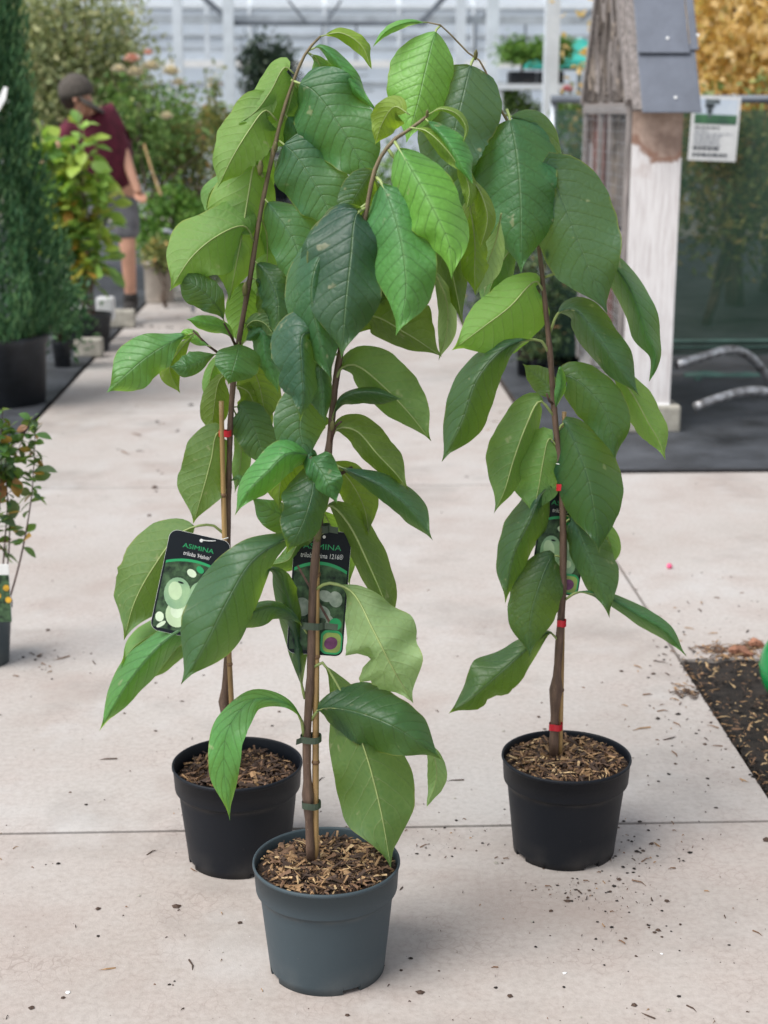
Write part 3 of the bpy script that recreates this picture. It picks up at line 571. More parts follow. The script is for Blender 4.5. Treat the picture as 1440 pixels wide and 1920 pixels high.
# front tree
for a in (
 dict(p=[(803, 215), (826, 204), (857, 214), (874, 240), (869, 268)], w=(7, 7), d=30, c='y', under=U, prof='n', wave=.4),
 dict(p=[(795, 220), (834, 260), (864, 308), (886, 346)], w=(12, 28), d=60, c='l', prof='n'),
 dict(p=[(768, 239), (800, 246), (842, 286), (868, 326)], w=(16, 14), d=45, c='y', under=U),
 dict(p=[(850, 280), (868, 318), (880, 356), (874, 397)], w=(14, 15), d=40, c='y', under=U),
 dict(p=[(738, 262), (768, 312), (812, 392), (842, 458), (847, 525)], w=(50, 50), d=120, c='v', prof='e', wave=.7),
 dict(p=[(703, 330), (715, 342), (742, 412), (758, 490), (760, 560), (742, 630)], w=(58, 58), d=100, c='l', prof='e', wave=1.2),
 dict(p=[(690, 388), (668, 402), (658, 480), (648, 570), (640, 673)], w=(74, 62), d=80, c='g', prof='b', wave=.6),
 dict(p=[(672, 470), (610, 470), (584, 540), (600, 640), (623, 717)], w=(44, 54), d=60, c='m', prof='e', wave=.7),
 dict(p=[(768, 215), (740, 200), (716, 232), (703, 272)], w=(24, 30), d=-30, c='y', under=U, prof='e'),
 dict(p=[(728, 280), (810, 400), (842, 490), (858, 560), (868, 613)], w=(40, 36), d=-40, c='o', under=U, prof='e'),
 dict(p=[(880, 380), (890, 450), (890, 510), (891, 555)], w=(23, 24), d=-30, c='y', under=U),
 dict(p=[(940, 400), (930, 450), (910, 505), (893, 553)], w=(20, 24), d=-90, c='p', under=U),
 dict(p=[(872, 320), (900, 360), (914, 410), (900, 467)], w=(20, 14), d=20, c='y', under=U),
 dict(p=[(642, 640), (690, 592), (760, 624), (829, 669)], w=(30, 70), d=-10, c='o', under=U, prof='e'),
 dict(p=[(800, 480), (836, 560), (838, 620), (822, 677)], w=(17, 16), d=-60, c='p', under=U),
 dict(p=[(627, 722), (640, 690), (668, 685), (718, 724), (768, 776), (809, 828)], w=(32, 52), d=20, c='m', under=U, prof='e', pet=.12),
 dict(p=[(618, 800), (640, 748), (690, 734), (757, 749)], w=(22, 8), d=45, c='d', pet=.1),
 dict(p=[(616, 840), (632, 804), (668, 808), (708, 852), (744, 890), (767, 921)], w=(24, 34), d=15, c='o', under=U, pet=.14, prof='e'),
 dict(p=[(615, 860), (655, 900), (682, 950), (692, 1002)], w=(30, 32), d=-35, c='o', under=U, prof='e'),
 dict(p=[(620, 868), (656, 884), (718, 912), (772, 956), (812, 1014)], w=(24, 26), d=55, c='g'),
 dict(p=[(598, 975), (618, 947), (655, 985), (692, 1060), (718, 1120), (742, 1185)], w=(22, 36), d=10, c='o', under=U, prof='e', pet=.1),
 dict(p=[(600, 950), (622, 990), (646, 1045), (656, 1098)], w=(38, 24), c='v', under=U, dd=(-15, -55, -70, -75), prof='e'),
 dict(p=[(594, 1104), (616, 1093), (660, 1110), (700, 1182), (735, 1250), (775, 1319)], w=(62, 66), c='p', under=U, pet=.14, bite=-.75, dd=(0, 20, 60, 90, 90, 80), wave=1.5),
 dict(p=[(582, 1352), (602, 1328), (660, 1333), (730, 1358), (790, 1395), (829, 1425)], w=(52, 52), c='d', dd=(0, 30, 70, 100, 105, 95), pet=.08, wave=1.2, prof='e'),
 dict(p=[(588, 1250), (604, 1242), (645, 1308), (685, 1410), (714, 1520), (733, 1628)], w=(68, 66), c='m', under=U, dd=(0, 8, 30, 45, 60, 60), prof='o', wave=.8),
 dict(p=[(790, 1385), (814, 1420), (818, 1460), (800, 1513)], w=(16, 18), c='p', under=U, dd=(60, 50, 50, 55), prof='n'),
 dict(p=[(570, 1388), (563, 1345), (532, 1316), (475, 1312), (428, 1368), (420, 1440), (427, 1495), (431, 1539)], w=(28, 30), c='l', pet=.1, dd=(0, 20, 35, 50, 60, 60, 55, 50), fold=(-18, 14), wave=1.2),
 dict(p=[(594, 995), (530, 1013), (472, 1052), (425, 1128), (385, 1208), (339, 1284)], w=(60, 52), c='g', dd=(0, 60, 90, 110, 115, 110), wave=.8, prof='o'),
 dict(p=[(606, 900), (592, 884), (584, 930), (566, 985), (536, 1040)], w=(46, 32), c='d', dd=(5, 60, 90, 95, 90), prof='e'),
 dict(p=[(604, 866), (584, 856), (608, 892), (632, 945)], w=(24, 30), c='m', dd=(5, 60, 85, 85), prof='e'),
 dict(p=[(608, 862), (542, 850), (502, 884), (463, 924), (440, 967)], w=(28, 30), c='l', dd=(0, 60, 80, 85, 80), prof='e'),
 dict(p=[(606, 870), (545, 872), (526, 905), (523, 955)], w=(32, 24), c='y', under=U, dd=(0, 20, 25, 25), prof='e'),
 dict(p=[(598, 960), (545, 968), (508, 955), (470, 930)], w=(20, 34), c='m', dd=(0, 20, 25, 20), prof='e'),
 dict(p=[(640, 640), (570, 625), (566, 690), (569, 740), (563, 791)], w=(50, 32), c='g', dd=(0, 40, 60, 70, 65), prof='e'),
 dict(p=[(636, 660), (604, 690), (606, 740), (610, 794)], w=(32, 16), c='m', dd=(0, 30, 35, 40), prof='e'),
 dict(p=[(622, 740), (582, 750), (562, 800), (580, 868)], w=(46, 46), c='g', dd=(0, 15, 25, 35), prof='e', wave=.6),
 dict(p=[(572, 1310), (566, 1285), (556, 1200), (540, 1120), (516, 1070), (486, 1068)], w=(26, 24), c='d', dd=(0, 5, -10, 10, 30, 40), prof='o'),
 dict(p=[(576, 1188), (552, 1156), (512, 1139), (472, 1150), (428, 1182)], w=(14, 26), c='d', dd=(0, 15, 35, 45, 45), pet=.1),
 dict(p=[(640, 560), (700, 520), (740, 560), (770, 620)], w=(30, 40), c='o', under=U, d=-60),
 dict(p=[(688, 392), (676, 440), (702, 510), (716, 588)], w=(36, 36), c='o', under=U, d=-25, prof='e'),
 dict(p=[(706, 312), (690, 330), (664, 372), (640, 420)], w=(30, 30), c='d', d=-25, prof='e'),
 dict(p=[(690, 380), (640, 420), (600, 500), (575, 580)], w=(40, 40), c='d', d=20, prof='e'),
 dict(p=[(700, 330), (720, 380), (700, 430), (690, 470)], w=(20, 24), c='m', d=-30, under=U),
 dict(p=[(640, 640), (600, 660), (560, 690), (540, 740)], w=(26, 26), c='d', d=10, prof='e'),
 dict(p=[(606, 1000), (560, 1020), (540, 1050), (500, 1060)], w=(16, 20), c='m', d=-30, under=U),
):
    p = a.pop('p'); pawpaw_leaf(TF, YF, p, **a)
# right tree
for a in (
 dict(p=[(802, 42), (765, 42), (725, 58), (699, 88)], w=(8, 9), d=30, c='v', prof='n'),
 dict(p=[(826, 48), (818, 56), (800, 122), (784, 190), (762, 268)], w=(60, 48), d=70, c='v', prof='e', wave=.6),
 dict(p=[(890, 106), (884, 118), (868, 180), (850, 255), (832, 372)], w=(64, 70), d=50, c='g', prof='b', wave=.7),
 dict(p=[(950, 205), (956, 222), (969, 290), (976, 370), (977, 440), (977, 514)], w=(82, 66), d=85, c='m', prof='b', wave=.8),
 dict(p=[(1012, 400), (1032, 334), (1064, 398), (1092, 470), (1116, 530), (1139, 589)], w=(66, 76), d=70, c='g', prof='b', pet=.16, wave=.9),
 dict(p=[(1020, 548), (1004, 527), (955, 576), (905, 614), (847, 657)], w=(42, 68), d=40, c='v', under=U, prof='e', wave=.9),
 dict(p=[(1032, 668), (1012, 638), (950, 650), (896, 708), (866, 790), (828, 867)], w=(36, 42), d=70, c='d', pet=.14, wave=.8),
 dict(p=[(1042, 752), (1026, 722), (1004, 702), (980, 682)], w=(20, 22), d=-20, c='g', prof='e'),
 dict(p=[(1032, 622), (1048, 586), (1080, 582), (1122, 634), (1162, 690), (1200, 744)], w=(30, 36), d=70, c='g', pet=.14, prof='e'),
 dict(p=[(1130, 660), (1188, 742), (1214, 790), (1236, 828), (1248, 863)], w=(28, 30), d=30, c='v', under=U, prof='o'),
 dict(p=[(1042, 730), (1062, 704), (1104, 732), (1140, 782), (1154, 864)], w=(42, 42), d=60, c='d', prof='e', wave=.8),
 dict(p=[(1046, 812), (1058, 792), (1078, 828), (1102, 895), (1116, 970), (1123, 1039)], w=(54, 56), d=75, c='d', prof='e', wave=.7),
 dict(p=[(1040, 782), (1012, 752), (988, 795), (964, 860), (946, 920), (926, 963)], w=(48, 26), d=35, c='m', under=U, prof='e', pet=.12),
 dict(p=[(1048, 842), (1030, 822), (1018, 868), (1010, 915), (998, 968)], w=(58, 38), d=18, c='l', under=U, prof='e', pet=.1),
 dict(p=[(1054, 920), (1022, 918), (992, 978), (960, 1048), (947, 1133)], w=(34, 30), d=55, c='d', wave=1.3, prof='e'),
 dict(p=[(1055, 1046), (1036, 1042), (1010, 1098), (994, 1160), (993, 1232)], w=(44, 44), d=60, c='d', prof='e', wave=.8),
 dict(p=[(1054, 985), (1072, 972), (1102, 1040), (1128, 1100), (1143, 1159)], w=(28, 40), d=55, c='g', prof='e', wave=1.2),
 dict(p=[(1056, 965), (1120, 985), (1146, 1025), (1140, 1070)], w=(16, 18), d=-45, c='l', under=U),
 dict(p=[(1055, 1128), (1085, 1110), (1142, 1122), (1202, 1156), (1250, 1186), (1289, 1233)], w=(16, 16), d=60, c='m', pet=.1),
 dict(p=[(1050, 1206), (1030, 1186), (986, 1218), (930, 1268), (884, 1308), (841, 1338)], w=(38, 36), d=80, c='d', wave=1.6, prof='o'),
 dict(p=[(1020, 520), (1130, 486), (1168, 520), (1194, 572), (1212, 628), (1229, 668), (1217, 716)], w=(28, 28), d=30, c='m', prof='n', pet=.2, wave=1.4),
 dict(p=[(1040, 770), (1052, 720), (1050, 690), (1046, 700)], w=(9, 10), d=50, c='l', prof='n'),
 dict(p=[(1000, 420), (960, 430), (935, 470), (905, 560)], w=(22, 26), d=-40, c='p', under=U),
 dict(p=[(985, 320), (935, 345), (895, 420), (872, 505)], w=(38, 40), d=-45, c='o', under=U, prof='e'),
 dict(p=[(1010, 460), (965, 462), (930, 515), (905, 585)], w=(24, 26), d=-30, c='l', under=U),
 dict(p=[(946, 215), (1000, 235), (1022, 300), (1012, 380)], w=(30, 30), d=-20, c='d', prof='e'),
 dict(p=[(930, 200), (900, 240), (880, 320), (860, 400)], w=(34, 34), d=-20, c='m', prof='e'),
):
    p = a.pop('p'); pawpaw_leaf(TR, YR, p, **a)

# ------------------------------------------------------------------ printed plant tags
M_tagdark = simple('tag_print_dark', (.006, .010, .015), .55, .1, 10, spec=.25)
M_tagphoto = simple('tag_print_foliage', (.09, .17, .08), .55, .2, 60, spec=.25, col2=(.004, .009, .010))
M_taggreen = simple('tag_print_green', (.02, .34, .12), .4, .05, 10)
M_tagtext = simple('tag_print_white', (.75, .75, .75), .4, .05, 10)
M_fruit = simple('tag_print_fruit', (.36, .55, .30), .4, .2, 30, col2=(.20, .36, .22)); M_fruit2 = simple('tag_print_pale_fruit', (.55, .72, .45), .4, .1, 30)
M_purple = simple('tag_print_flower', (.16, .04, .13), .4, .3, 90); M_lime = simple('tag_print_lime', (.30, .42, .10), .4, .2, 40)
M_fruit3 = simple('tag_print_grey_fruit', (.42, .48, .40), .4, .25, 60, col2=(.16, .22, .17))
M_lightfruit = simple('tag_print_light_fruit', (.68, .82, .60), .4, .1, 30)
M_twigprint = simple('tag_print_twig', (.16, .09, .07), .4, .3, 60)
def text_mesh(body, size, shear=0, wide=1.0):
    cu = bpy.data.curves.new('lettering', 'FONT'); cu.body = body; cu.size = size; cu.align_x = 'CENTER'; cu.shear = shear; cu.extrude = .00008; cu.resolution_u = 3
    o = bpy.data.objects.new('tmp', cu); COL.objects.link(o); dg = bpy.context.evaluated_depsgraph_get()
    me = bpy.data.meshes.new_from_object(o.evaluated_get(dg)); bpy.data.objects.remove(o, do_unlink=True)
    for v in me.vertices: v.co.x *= wide
    return me
def plant_tag(cx, cy_, Y, wpx, hpx, rot, label, kind, line2, turn=0.0, wide2=.8):
    s = mpp(cy_, Y); w, h = wpx * s, hpx * s; c = at(cx, cy_, Y)
    M = Matrix.Translation(c) @ Matrix.Rotation(-YAW + turn, 4, 'Z') @ Matrix.Rotation(R_(90) - .10, 4, 'X') @ Matrix.Rotation(-rot, 4, 'Z')
    root = thing('plant_tag', label, 'plant tag', c, 'printed plant tags hung on the pawpaw trees')
    def flat(name, poly, z, mat, th=.0001):
        n = len(poly); vs = [M @ Vector((x, y, q)) for q in (z, z + th) for x, y in poly]
        return MB().add(vs, [tuple(range(n - 1, -1, -1)), tuple(range(n, 2 * n))] + [(i, (i + 1) % n, n + (i + 1) % n, n + i) for i in range(n)]).build(name, mat, root)
    def rrect(x0, x1, y0, y1, r):
        out = []
        for qx, qy, a0 in ((x1 - r, y1 - r, 0), (x0 + r, y1 - r, 90), (x0 + r, y0 + r, 180), (x1 - r, y0 + r, 270)):
            out += [(qx + r * math.cos(R_(a0 + k * 15)), qy + r * math.sin(R_(a0 + k * 15))) for k in range(7)]
        return out
    def ell(x, y, a, b, t=0, n=22): return [(x + a * math.cos(q) * math.cos(t) - b * math.sin(q) * math.sin(t), y + a * math.cos(q) * math.sin(t) + b * math.sin(q) * math.cos(t)) for q in np.linspace(0, 6.2832, n + 1)[:-1]]
    H, W2 = h / 2, w / 2
    flat('card', rrect(-W2, W2, -H, H, w * .14), -.0006, M_white, .0006); flat('card_print', rrect(-W2 * .993, W2 * .993, -H * .996, H * .996, w * .138), .00002, M_tagdark)
    yt = H * .32; arc = [(x, yt + h * .07 * (1 - (x / W2)**2)) for x in np.linspace(-W2 * .93, W2 * .93, 17)]
    flat('photo_print', arc + [(W2 * .93, -H * .93), (-W2 * .93, -H * .93)], .00016, M_tagphoto)
    flat('green_band', [(x, y + h * .022) for x, y in arc] + [(x, y - h * .004) for x, y in arc[::-1]], .0003, M_taggreen)
    def put(me, x, y, mat):
        me.materials.clear(); me.materials.append(mat)
        o = bpy.data.objects.new('lettering', me); COL.objects.link(o); o.parent = root
        o.matrix_local = Matrix.Translation(-c) @ M @ Matrix.Translation((x, y, .0005)); return o
    put(text_mesh('ASIMINA', h * .062, 0, 1.25), 0, H * .70, M_taggreen); put(text_mesh(line2, h * .056, .12, wide2), 0, H * .56, M_tagtext)
    flat('hole', ell(w * .02, H * .90, w * .028, w * .028), .0003, M_white)
    if kind == 'halvin':
        flat('fruit_print', ell(-w * .18, -h * .10, w * .215, h * .155, .1), .0007, M_fruit2 if 0 else M_fruit); flat('fruit_print', ell(w * .20, -h * .05, w * .19, h * .115, -.2), .0005, M_fruit)
        flat('fruit_print', ell(-w * .10, -h * .29, w * .20, h * .14, -.1), .0004, M_fruit2); flat('fruit_print', ell(w * .16, -h * .22, w * .2, h * .10, .3), .0003, M_fruit)
        for fx, fy, fa, fb, fm in ((-.22, -.08, .11, .09, M_fruit2), (.22, -.02, .09, .06, M_fruit2), (-.13, -.27, .10, .07, M_tagtext), (.19, -.20, .08, .04, M_fruit2)): flat('highlight_print', ell(fx * w, fy * h, fa * w, fb * h, .3), .00085, fm) if fm is not M_tagtext else flat('highlight_print', ell(fx * w, fy * h, fa * w, fb * h, .3), .00055, M_lightfruit)
        for fx, fy, fa, fb, ft in ((.30, .16, .10, .02, .4), (.1, .17, .07, .03, -.6), (-.38, -.36, .07, .05, .2), (-.33, -.43, .09, .02, .8), (.36, -.40, .08, .03, .2), (-.02, .12, .06, .05, 1.1)): flat('leaf_print', ell(fx * w, fy * h, fa * w, fb * h, ft, 12), .00026, M_taggreen if fx > 0 else M_lightfruit)
        flat('fruit_mark', ell(-w * .16, h * .01, w * .05, h * .009, -.1, 10), .0009, M_tagdark)
    else:
        for x, y, a, b, t in ((-.28, -.12, .15, .075, .2), (.12, -.02, .10, .06, 1.2), (.30, -.04, .12, .065, .3), (.08, -.16, .13, .07, 1.0), (.20, -.22, .10, .055, .6)): flat('fruit_print', ell(x * w, y * h, a * w, b * h, t), .0003 + .0001 * (x + .5), M_fruit3)
        flat('twig_print', [(-.42 * w, .20 * h), (-.40 * w, .215 * h), (.32 * w, -.27 * h), (.28 * w, -.28 * h)], .00075, M_twigprint)
        flat('leaf_print', ell(.33 * w, -.24 * h, .11 * w, .05 * h, 1.2), .0008, M_taggreen)
    if kind != 'halvin' or turn:
        flat('inset_frame', rrect(W2 * .18, W2 * .95, -H * .97, -H * .58, w * .12), .0010, M_taggreen); flat('inset_print', rrect(W2 * .26, W2 * .90, -H * .94, -H * .62, w * .10), .0012, M_lime)
        flat('flower_print', ell(W2 * .55, -H * .79, w * .11, h * .055, -.9), .0014, M_purple)
    else:
        pass
    return root, M
t1, M1 = plant_tag(357, 1098, YL - .045, 116, 196, R_(13), "tilted dark tag showing round green fruit, hung on the left tree", 'halvin', "triloba 'Halvin'")
t2, M2 = plant_tag(598, 1112, YF + .022, 106, 238, R_(4.5), 'long dark tag with purple flower inset behind the trunk over the grey pot', 'prima', "triloba Prima 1216\u00ae", 0, .72)
t3, M3 = plant_tag(1052, 1017, YR + .02, 94, 198, R_(8), 'dark tag with purple flower inset behind the trunk of the right tree', 'halvin', "triloba 'Halvin'", .02)
a = M1 @ Vector((.002, .093, .001)); b = at(428, 1008, YL - .03)
tag(MB().tube([a.lerp(b, t) + Vector((0, -.004 * math.sin(3.14 * t), -.003 * math.sin(3.14 * t))) for t in np.linspace(0, 1, 8)] , .0009, 5).build('tag_string', M_white), 'white string tying the tilted fruit tag to the left cane', 'string')
tag(MB().tube([at(1053, 872, YR) + Vector((.011 * math.cos(q), .011 * math.sin(q), .001 * q)) for q in np.linspace(0, 6.6, 20)], .0011, 5).build('white_tie', M_white), 'thin white tie round the right trunk above the red tape', 'tie')

# ------------------------------------------------------------------ background: foliage helpers
def leaf_cloud(name, pts, size, mat, parent=None, seed=0, up=.2, asp=.45, out=None, dirs=None, jitter=1.0):
    """one mesh of many small folded leaves at pts (n,3); tone is a random value per leaf"""
    rs = np.random.RandomState(seed); pts = np.asarray(pts, float); n = len(pts)
    d = rs.normal(size=(n, 3)) * jitter; d[:, 2] += up
    if dirs is not None: d += dirs
    d /= np.linalg.norm(d, axis=1)[:, None] + 1e-9
    q = rs.normal(size=(n, 3)); sd = np.cross(d, q); sd /= np.linalg.norm(sd, axis=1)[:, None] + 1e-9; nm = np.cross(sd, d)
    L = size * rs.uniform(.6, 1.3, n)[:, None]; w = L * asp * rs.uniform(.8, 1.2, n)[:, None]
    V = np.stack([pts, pts + d * L * .5 + sd * w * .5 + nm * L * .10, pts + d * L + nm * -L * .12, pts + d * L * .5 - sd * w * .5 + nm * L * .10], 1).reshape(-1, 3)
    off = np.array(parent.location) if parent else np.zeros(3)
    me = bpy.data.meshes.new(name); me.vertices.add(4 * n); me.vertices.foreach_set('co', (V - off).ravel())
    F = (np.arange(n)[:, None] * 4 + np.array([0, 1, 2, 0, 2, 3])).ravel(); me.loops.add(6 * n); me.loops.foreach_set('vertex_index', F)
    me.polygons.add(2 * n); me.polygons.foreach_set('loop_start', np.arange(2 * n) * 3); me.polygons.foreach_set('loop_total', np.full(2 * n, 3))
    tone = np.repeat(rs.beta(2, 2, n), 2).astype(np.float32)
    me.update(); at_ = me.attributes.new('tone', 'FLOAT', 'FACE'); at_.data.foreach_set('value', tone); me.materials.append(mat); me.validate()
    o = bpy.data.objects.new(name, me); COL.objects.link(o)
    if parent: o.parent = parent
    return o
def blob_pts(c, r, n, rs, clumps=24, shell=.55, spread=.28):
    """points in leaf clumps spread through an ellipsoid, with gaps between the clumps"""
    u = rs.normal(size=(clumps, 3)); u /= np.linalg.norm(u, axis=1)[:, None]; k = u * (shell + (1 - shell) * rs.rand(clumps, 1)**.6) * rs.uniform(.75, 1.1, (clumps, 1))
    p = k[rs.randint(clumps, size=n)] + rs.normal(size=(n, 3)) * spread; return np.array(c) + p * np.array(r)
def bg_tree(name, label, cat, base, crown_c, crown_r, n, size, mat, seed, trunk_r=.02, group=None, clumps=24, asp=.5, stems=1, spread=.24, tmat=None):
    root = thing(name, label, cat, base, group); rs = np.random.RandomState(seed)
    leaf_cloud('crown', blob_pts(crown_c, crown_r, n, rs, clumps, .45, spread), size, mat, root, seed, .15, asp)
    mb = MB(); cc = Vector(crown_c)
    for s in range(stems):
        a = Vector(base) + Vector((rs.normal() * trunk_r, rs.normal() * trunk_r, 0)); b = cc + Vector((rs.normal() * crown_r[0] * .3, rs.normal() * crown_r[1] * .3, crown_r[2] * .4))
        pts = [a.lerp(b, t) + Vector((rs.normal() * .02, rs.normal() * .02, 0)) for t in np.linspace(0, 1, 7)]; mb.tube(pts, [trunk_r * (1.05 - .75 * t) for t in np.linspace(0, 1, 7)], 7)
        for k in range(5):
            t = rs.uniform(.4, .85); p = a.lerp(b, t); e = cc + Vector((rs.normal() * crown_r[0] * .6, rs.normal() * crown_r[1] * .6, rs.normal() * crown_r[2] * .5)); mb.tube([p, p.lerp(e, .5) + Vector((0, 0, .03)), e], [trunk_r * .45, trunk_r * .3, trunk_r * .12], 5)
    mb.build('trunk', tmat or M_twigbark, root, True); return root
def round_pot(root, c, R, H, mat, taper=.8, soil=True):
    mb = MB(); mb.lathe([(R * .93, H * .8), (R * .96, H), (R, H), (R * 1.02, H * .985), (R * 1.01, H * .90), (R * .97, H * .875), (R * taper, 0.001), (0.001, .001)], c, 40); o = mb.build('pot', mat, root, True)
    if soil: MB().lathe([(R * .95, H * .92), (R * .5, H * .94), (.001, H * .95)], c, 24).build('soil', M_soil, root, True)
    return o
M_twigbark = simple('branch_bark', (.16, .115, .085), .85, .35, 30, .4, 90)
F_cyp = foliage_mat('cypress_green', [(.15, (.035, .11, .048)), (.5, (.080, .20, .082)), (.85, (.16, .30, .12))], .15)
F_mag = foliage_mat('yellowing_leaves', [(.1, (.10, .20, .05)), (.45, (.17, .31, .06)), (.75, (.33, .42, .07)), (.9, (.55, .42, .06)), (1, (.5, .22, .05))], .35)
F_olive = foliage_mat('olive_foliage', [(.1, (.17, .21, .10)), (.5, (.33, .38, .18)), (.8, (.47, .48, .24)), (1, (.56, .46, .26))], .3)
F_green = foliage_mat('garden_green', [(.1, (.08, .16, .04)), (.5, (.18, .32, .09)), (.85, (.32, .46, .15)), (1, (.48, .52, .17))], .3)
F_bright = foliage_mat('bright_green', [(.1, (.06, .15, .03)), (.5, (.13, .28, .05)), (.9, (.24, .40, .08))], .3)
F_mixed = foliage_mat('autumn_mixed', [(.1, (.10, .15, .05)), (.5, (.24, .29, .10)), (.78, (.44, .40, .12)), (.93, (.60, .34, .12)), (1, (.52, .18, .09))], .3)
F_dark = foliage_mat('dark_shrub', [(.1, (.012, .028, .018)), (.6, (.035, .065, .04)), (1, (.08, .11, .06))], .15)
F_orange = foliage_mat('orange_autumn', [(.05, (.46, .40, .17)), (.3, (.78, .54, .21)), (.7, (.90, .67, .34)), (1, (.94, .76, .48))], .5)
F_acer = foliage_mat('fine_acer', [(.1, (.035, .07, .03)), (.5, (.08, .14, .06)), (.85, (.16, .22, .09)), (.97, (.42, .13, .07))], .3)

# tall cypress in the big black pot (far left)
Yc = ground(60, 772).y + .27; c0 = ground(-8, 740); base = Vector((at(-6, 700, Yc).x, Yc, .006))
T = thing('potted_cypress', 'dense columnar dark green cypress in a large black pot at the left edge', 'potted tree', base)
round_pot(T, base, .275, .36, M_potold, .90)
rs = np.random.RandomState(3); n = 34000; h = rs.rand(n)**1.15 * 2.75; hh = h / 2.75
Rr = np.interp(h, [0, .1, .35, .8, 1.4, 2.1, 2.75], [.25, .36, .37, .275, .23, .20, .12]); ang = rs.rand(n) * 6.283
lob = 1 + .17 * np.sin(ang * 5 + h * 2.3) + .13 * np.sin(ang * 9 - h * 6) + .08 * np.sin(h * 17 + ang * 3); rad = Rr * lob * np.sqrt(rs.uniform(.35, 1, n))
pts = np.stack([base.x + rad * np.cos(ang), base.y + rad * np.sin(ang), .36 + h - .02], 1); dr = np.stack([np.cos(ang) * .5, np.sin(ang) * .5, np.full(n, 1.5)], 1)
leaf_cloud('foliage', pts, .050, F_cyp, T, 3, .3, .22, dirs=dr, jitter=.45)
MB().tube([base + Vector((0, 0, .3)), base + Vector((0, 0, 2.6))], [.035, .008], 8).build('trunk', M_twigbark, T, True)
g = at(4, 186, Yc - .25); MB().add([g + Vector(v) for v in ((-.02, 0, -.06), (.02, -.01, .0), (.033, -.012, .055), (.012, .0, .06), (-.045, .01, -.045))], [(0, 1, 2, 3, 4)]).build('care_label', M_white, T)

# pots and kerb blocks along the left edge of the path
def small_pot_plant(name, label, px, pyb, R, H, mat, fol, n, cr, size, seed, pmat=None, gap=.05, group=None, up=.0):
    b = ground(px, pyb); b.z = .006; root = thing(name, label, 'potted plant', b, group); round_pot(root, b, R, H, pmat or M_potold)
    rs = np.random.RandomState(seed); c = b + Vector((0, 0, H + gap + cr[2] * .8 + up)); leaf_cloud('foliage', blob_pts(c, cr, n, rs, 18, .4, .26), size, fol, root, seed)
    mb = MB()
    for k in range(4): e = c + Vector((rs.normal() * cr[0] * .5, rs.normal() * cr[1] * .5, cr[2] * .2)); mb.tube([b + Vector((rs.normal() * .01, rs.normal() * .01, H * .9)), b.lerp(e, .6), e], [.006, .005, .002], 5)
    mb.build('stems', M_twigbark, root, True); return root
small_pot_plant('small_potted_conifer', 'small black pot with thin conifer right beside the big cypress pot', 118, 690, .058, .16, None, F_cyp, 900, (.16, .13, .22), .05, 8, gap=.02)
def block(name, label, px0, px1, py0, py1, Y, depth, mat, cat='kerb block'):
    a, b = at(px0, py1, Y), at(px1, py0, Y); a.z = max(a.z, .006)
    o = MB().box((a.x, Y, a.z), (b.x, Y + depth, b.z)).build(name, mat, bevel=.012); tag(o, label, cat); return o
block('kerb_block', 'pale concrete kerb block between the small black pot and the path', 140, 190, 636, 672, ground(160, 672).y, .10, M_block)
block('kerb_block', 'concrete kerb block beside the boot of the gardener', 206, 251, 582, 617, ground(230, 616).y, .10, M_block)
block('crate', 'white crate corner behind the black pot of the yellowing magnolia', 181, 211, 559, 602, 10.4, .12, M_white, 'crate')
block('crate', 'low white tray left of the yellowing magnolia stems', 131, 166, 573, 590, 10.5, .2, M_white, 'crate')

# yellowing magnolia: individual large leaves
Ym = 9.95; b = Vector((at(172, 640, Ym).x, Ym, .006)); T = thing('potted_magnolia', 'loose multi-stemmed magnolia with yellowing leaves in a black pot before the gardener', 'potted tree', b)
round_pot(T, b, .135, .24, M_potold)
MB().lathe([(.15, .13), (.155, .215), (.16, .22), (.163, .2), (.13, .001)], b + Vector((-.13, .12, 0)), 30).build('empty_pot', M_potold, None, True); tag(COL.objects['empty_pot'], 'empty black pot just left of the magnolia pot', 'pot')
rg = random.Random(12); stems_ = []
for i in range(10):
    tip = at(rg.uniform(55, 188), rg.uniform(190, 360), Ym + rg.uniform(-.15, .15)); a = b + Vector((rg.uniform(-.04, .04), rg.uniform(-.04, .04), .22)); m1 = a.lerp(tip, .45) + Vector((rg.uniform(-.08, .08), 0, .05))
    pts = [Vector(q) for q in spline([tuple(a), tuple(m1), tuple(tip)], 12)]; stems_.append(pts); MB().tube(pts, [.008 - .0055 * k / 11 for k in range(12)], 6).build('stem', M_twigbark, T, True)
def leaf_mesh(L=1, w=.5, fold=.12, curl=.25, name='leaf_shape', nseg=6):
    vs = []; fs = []
    for i in range(nseg + 1):
        t = i / nseg; ww = w * .5 * math.sin(math.pi * min(1, t * .94 + .03))**.8 * (1.25 - .5 * abs(t - .55)) if 0 < i < nseg else .005
        z = -curl * t * t
        vs += [(-ww, t * L, z + fold * ww * 2), (0, t * L, z), (ww, t * L, z + fold * ww * 2)]
    for i in range(nseg):
        a = 3 * i; fs += [(a, a + 1, a + 4, a + 3), (a + 1, a + 2, a + 5, a + 4)]
    me = bpy.data.meshes.new(name); me.from_pydata(vs, [], fs); me.polygons.foreach_set('use_smooth', [True] * len(me.polygons)); me.update(); return me
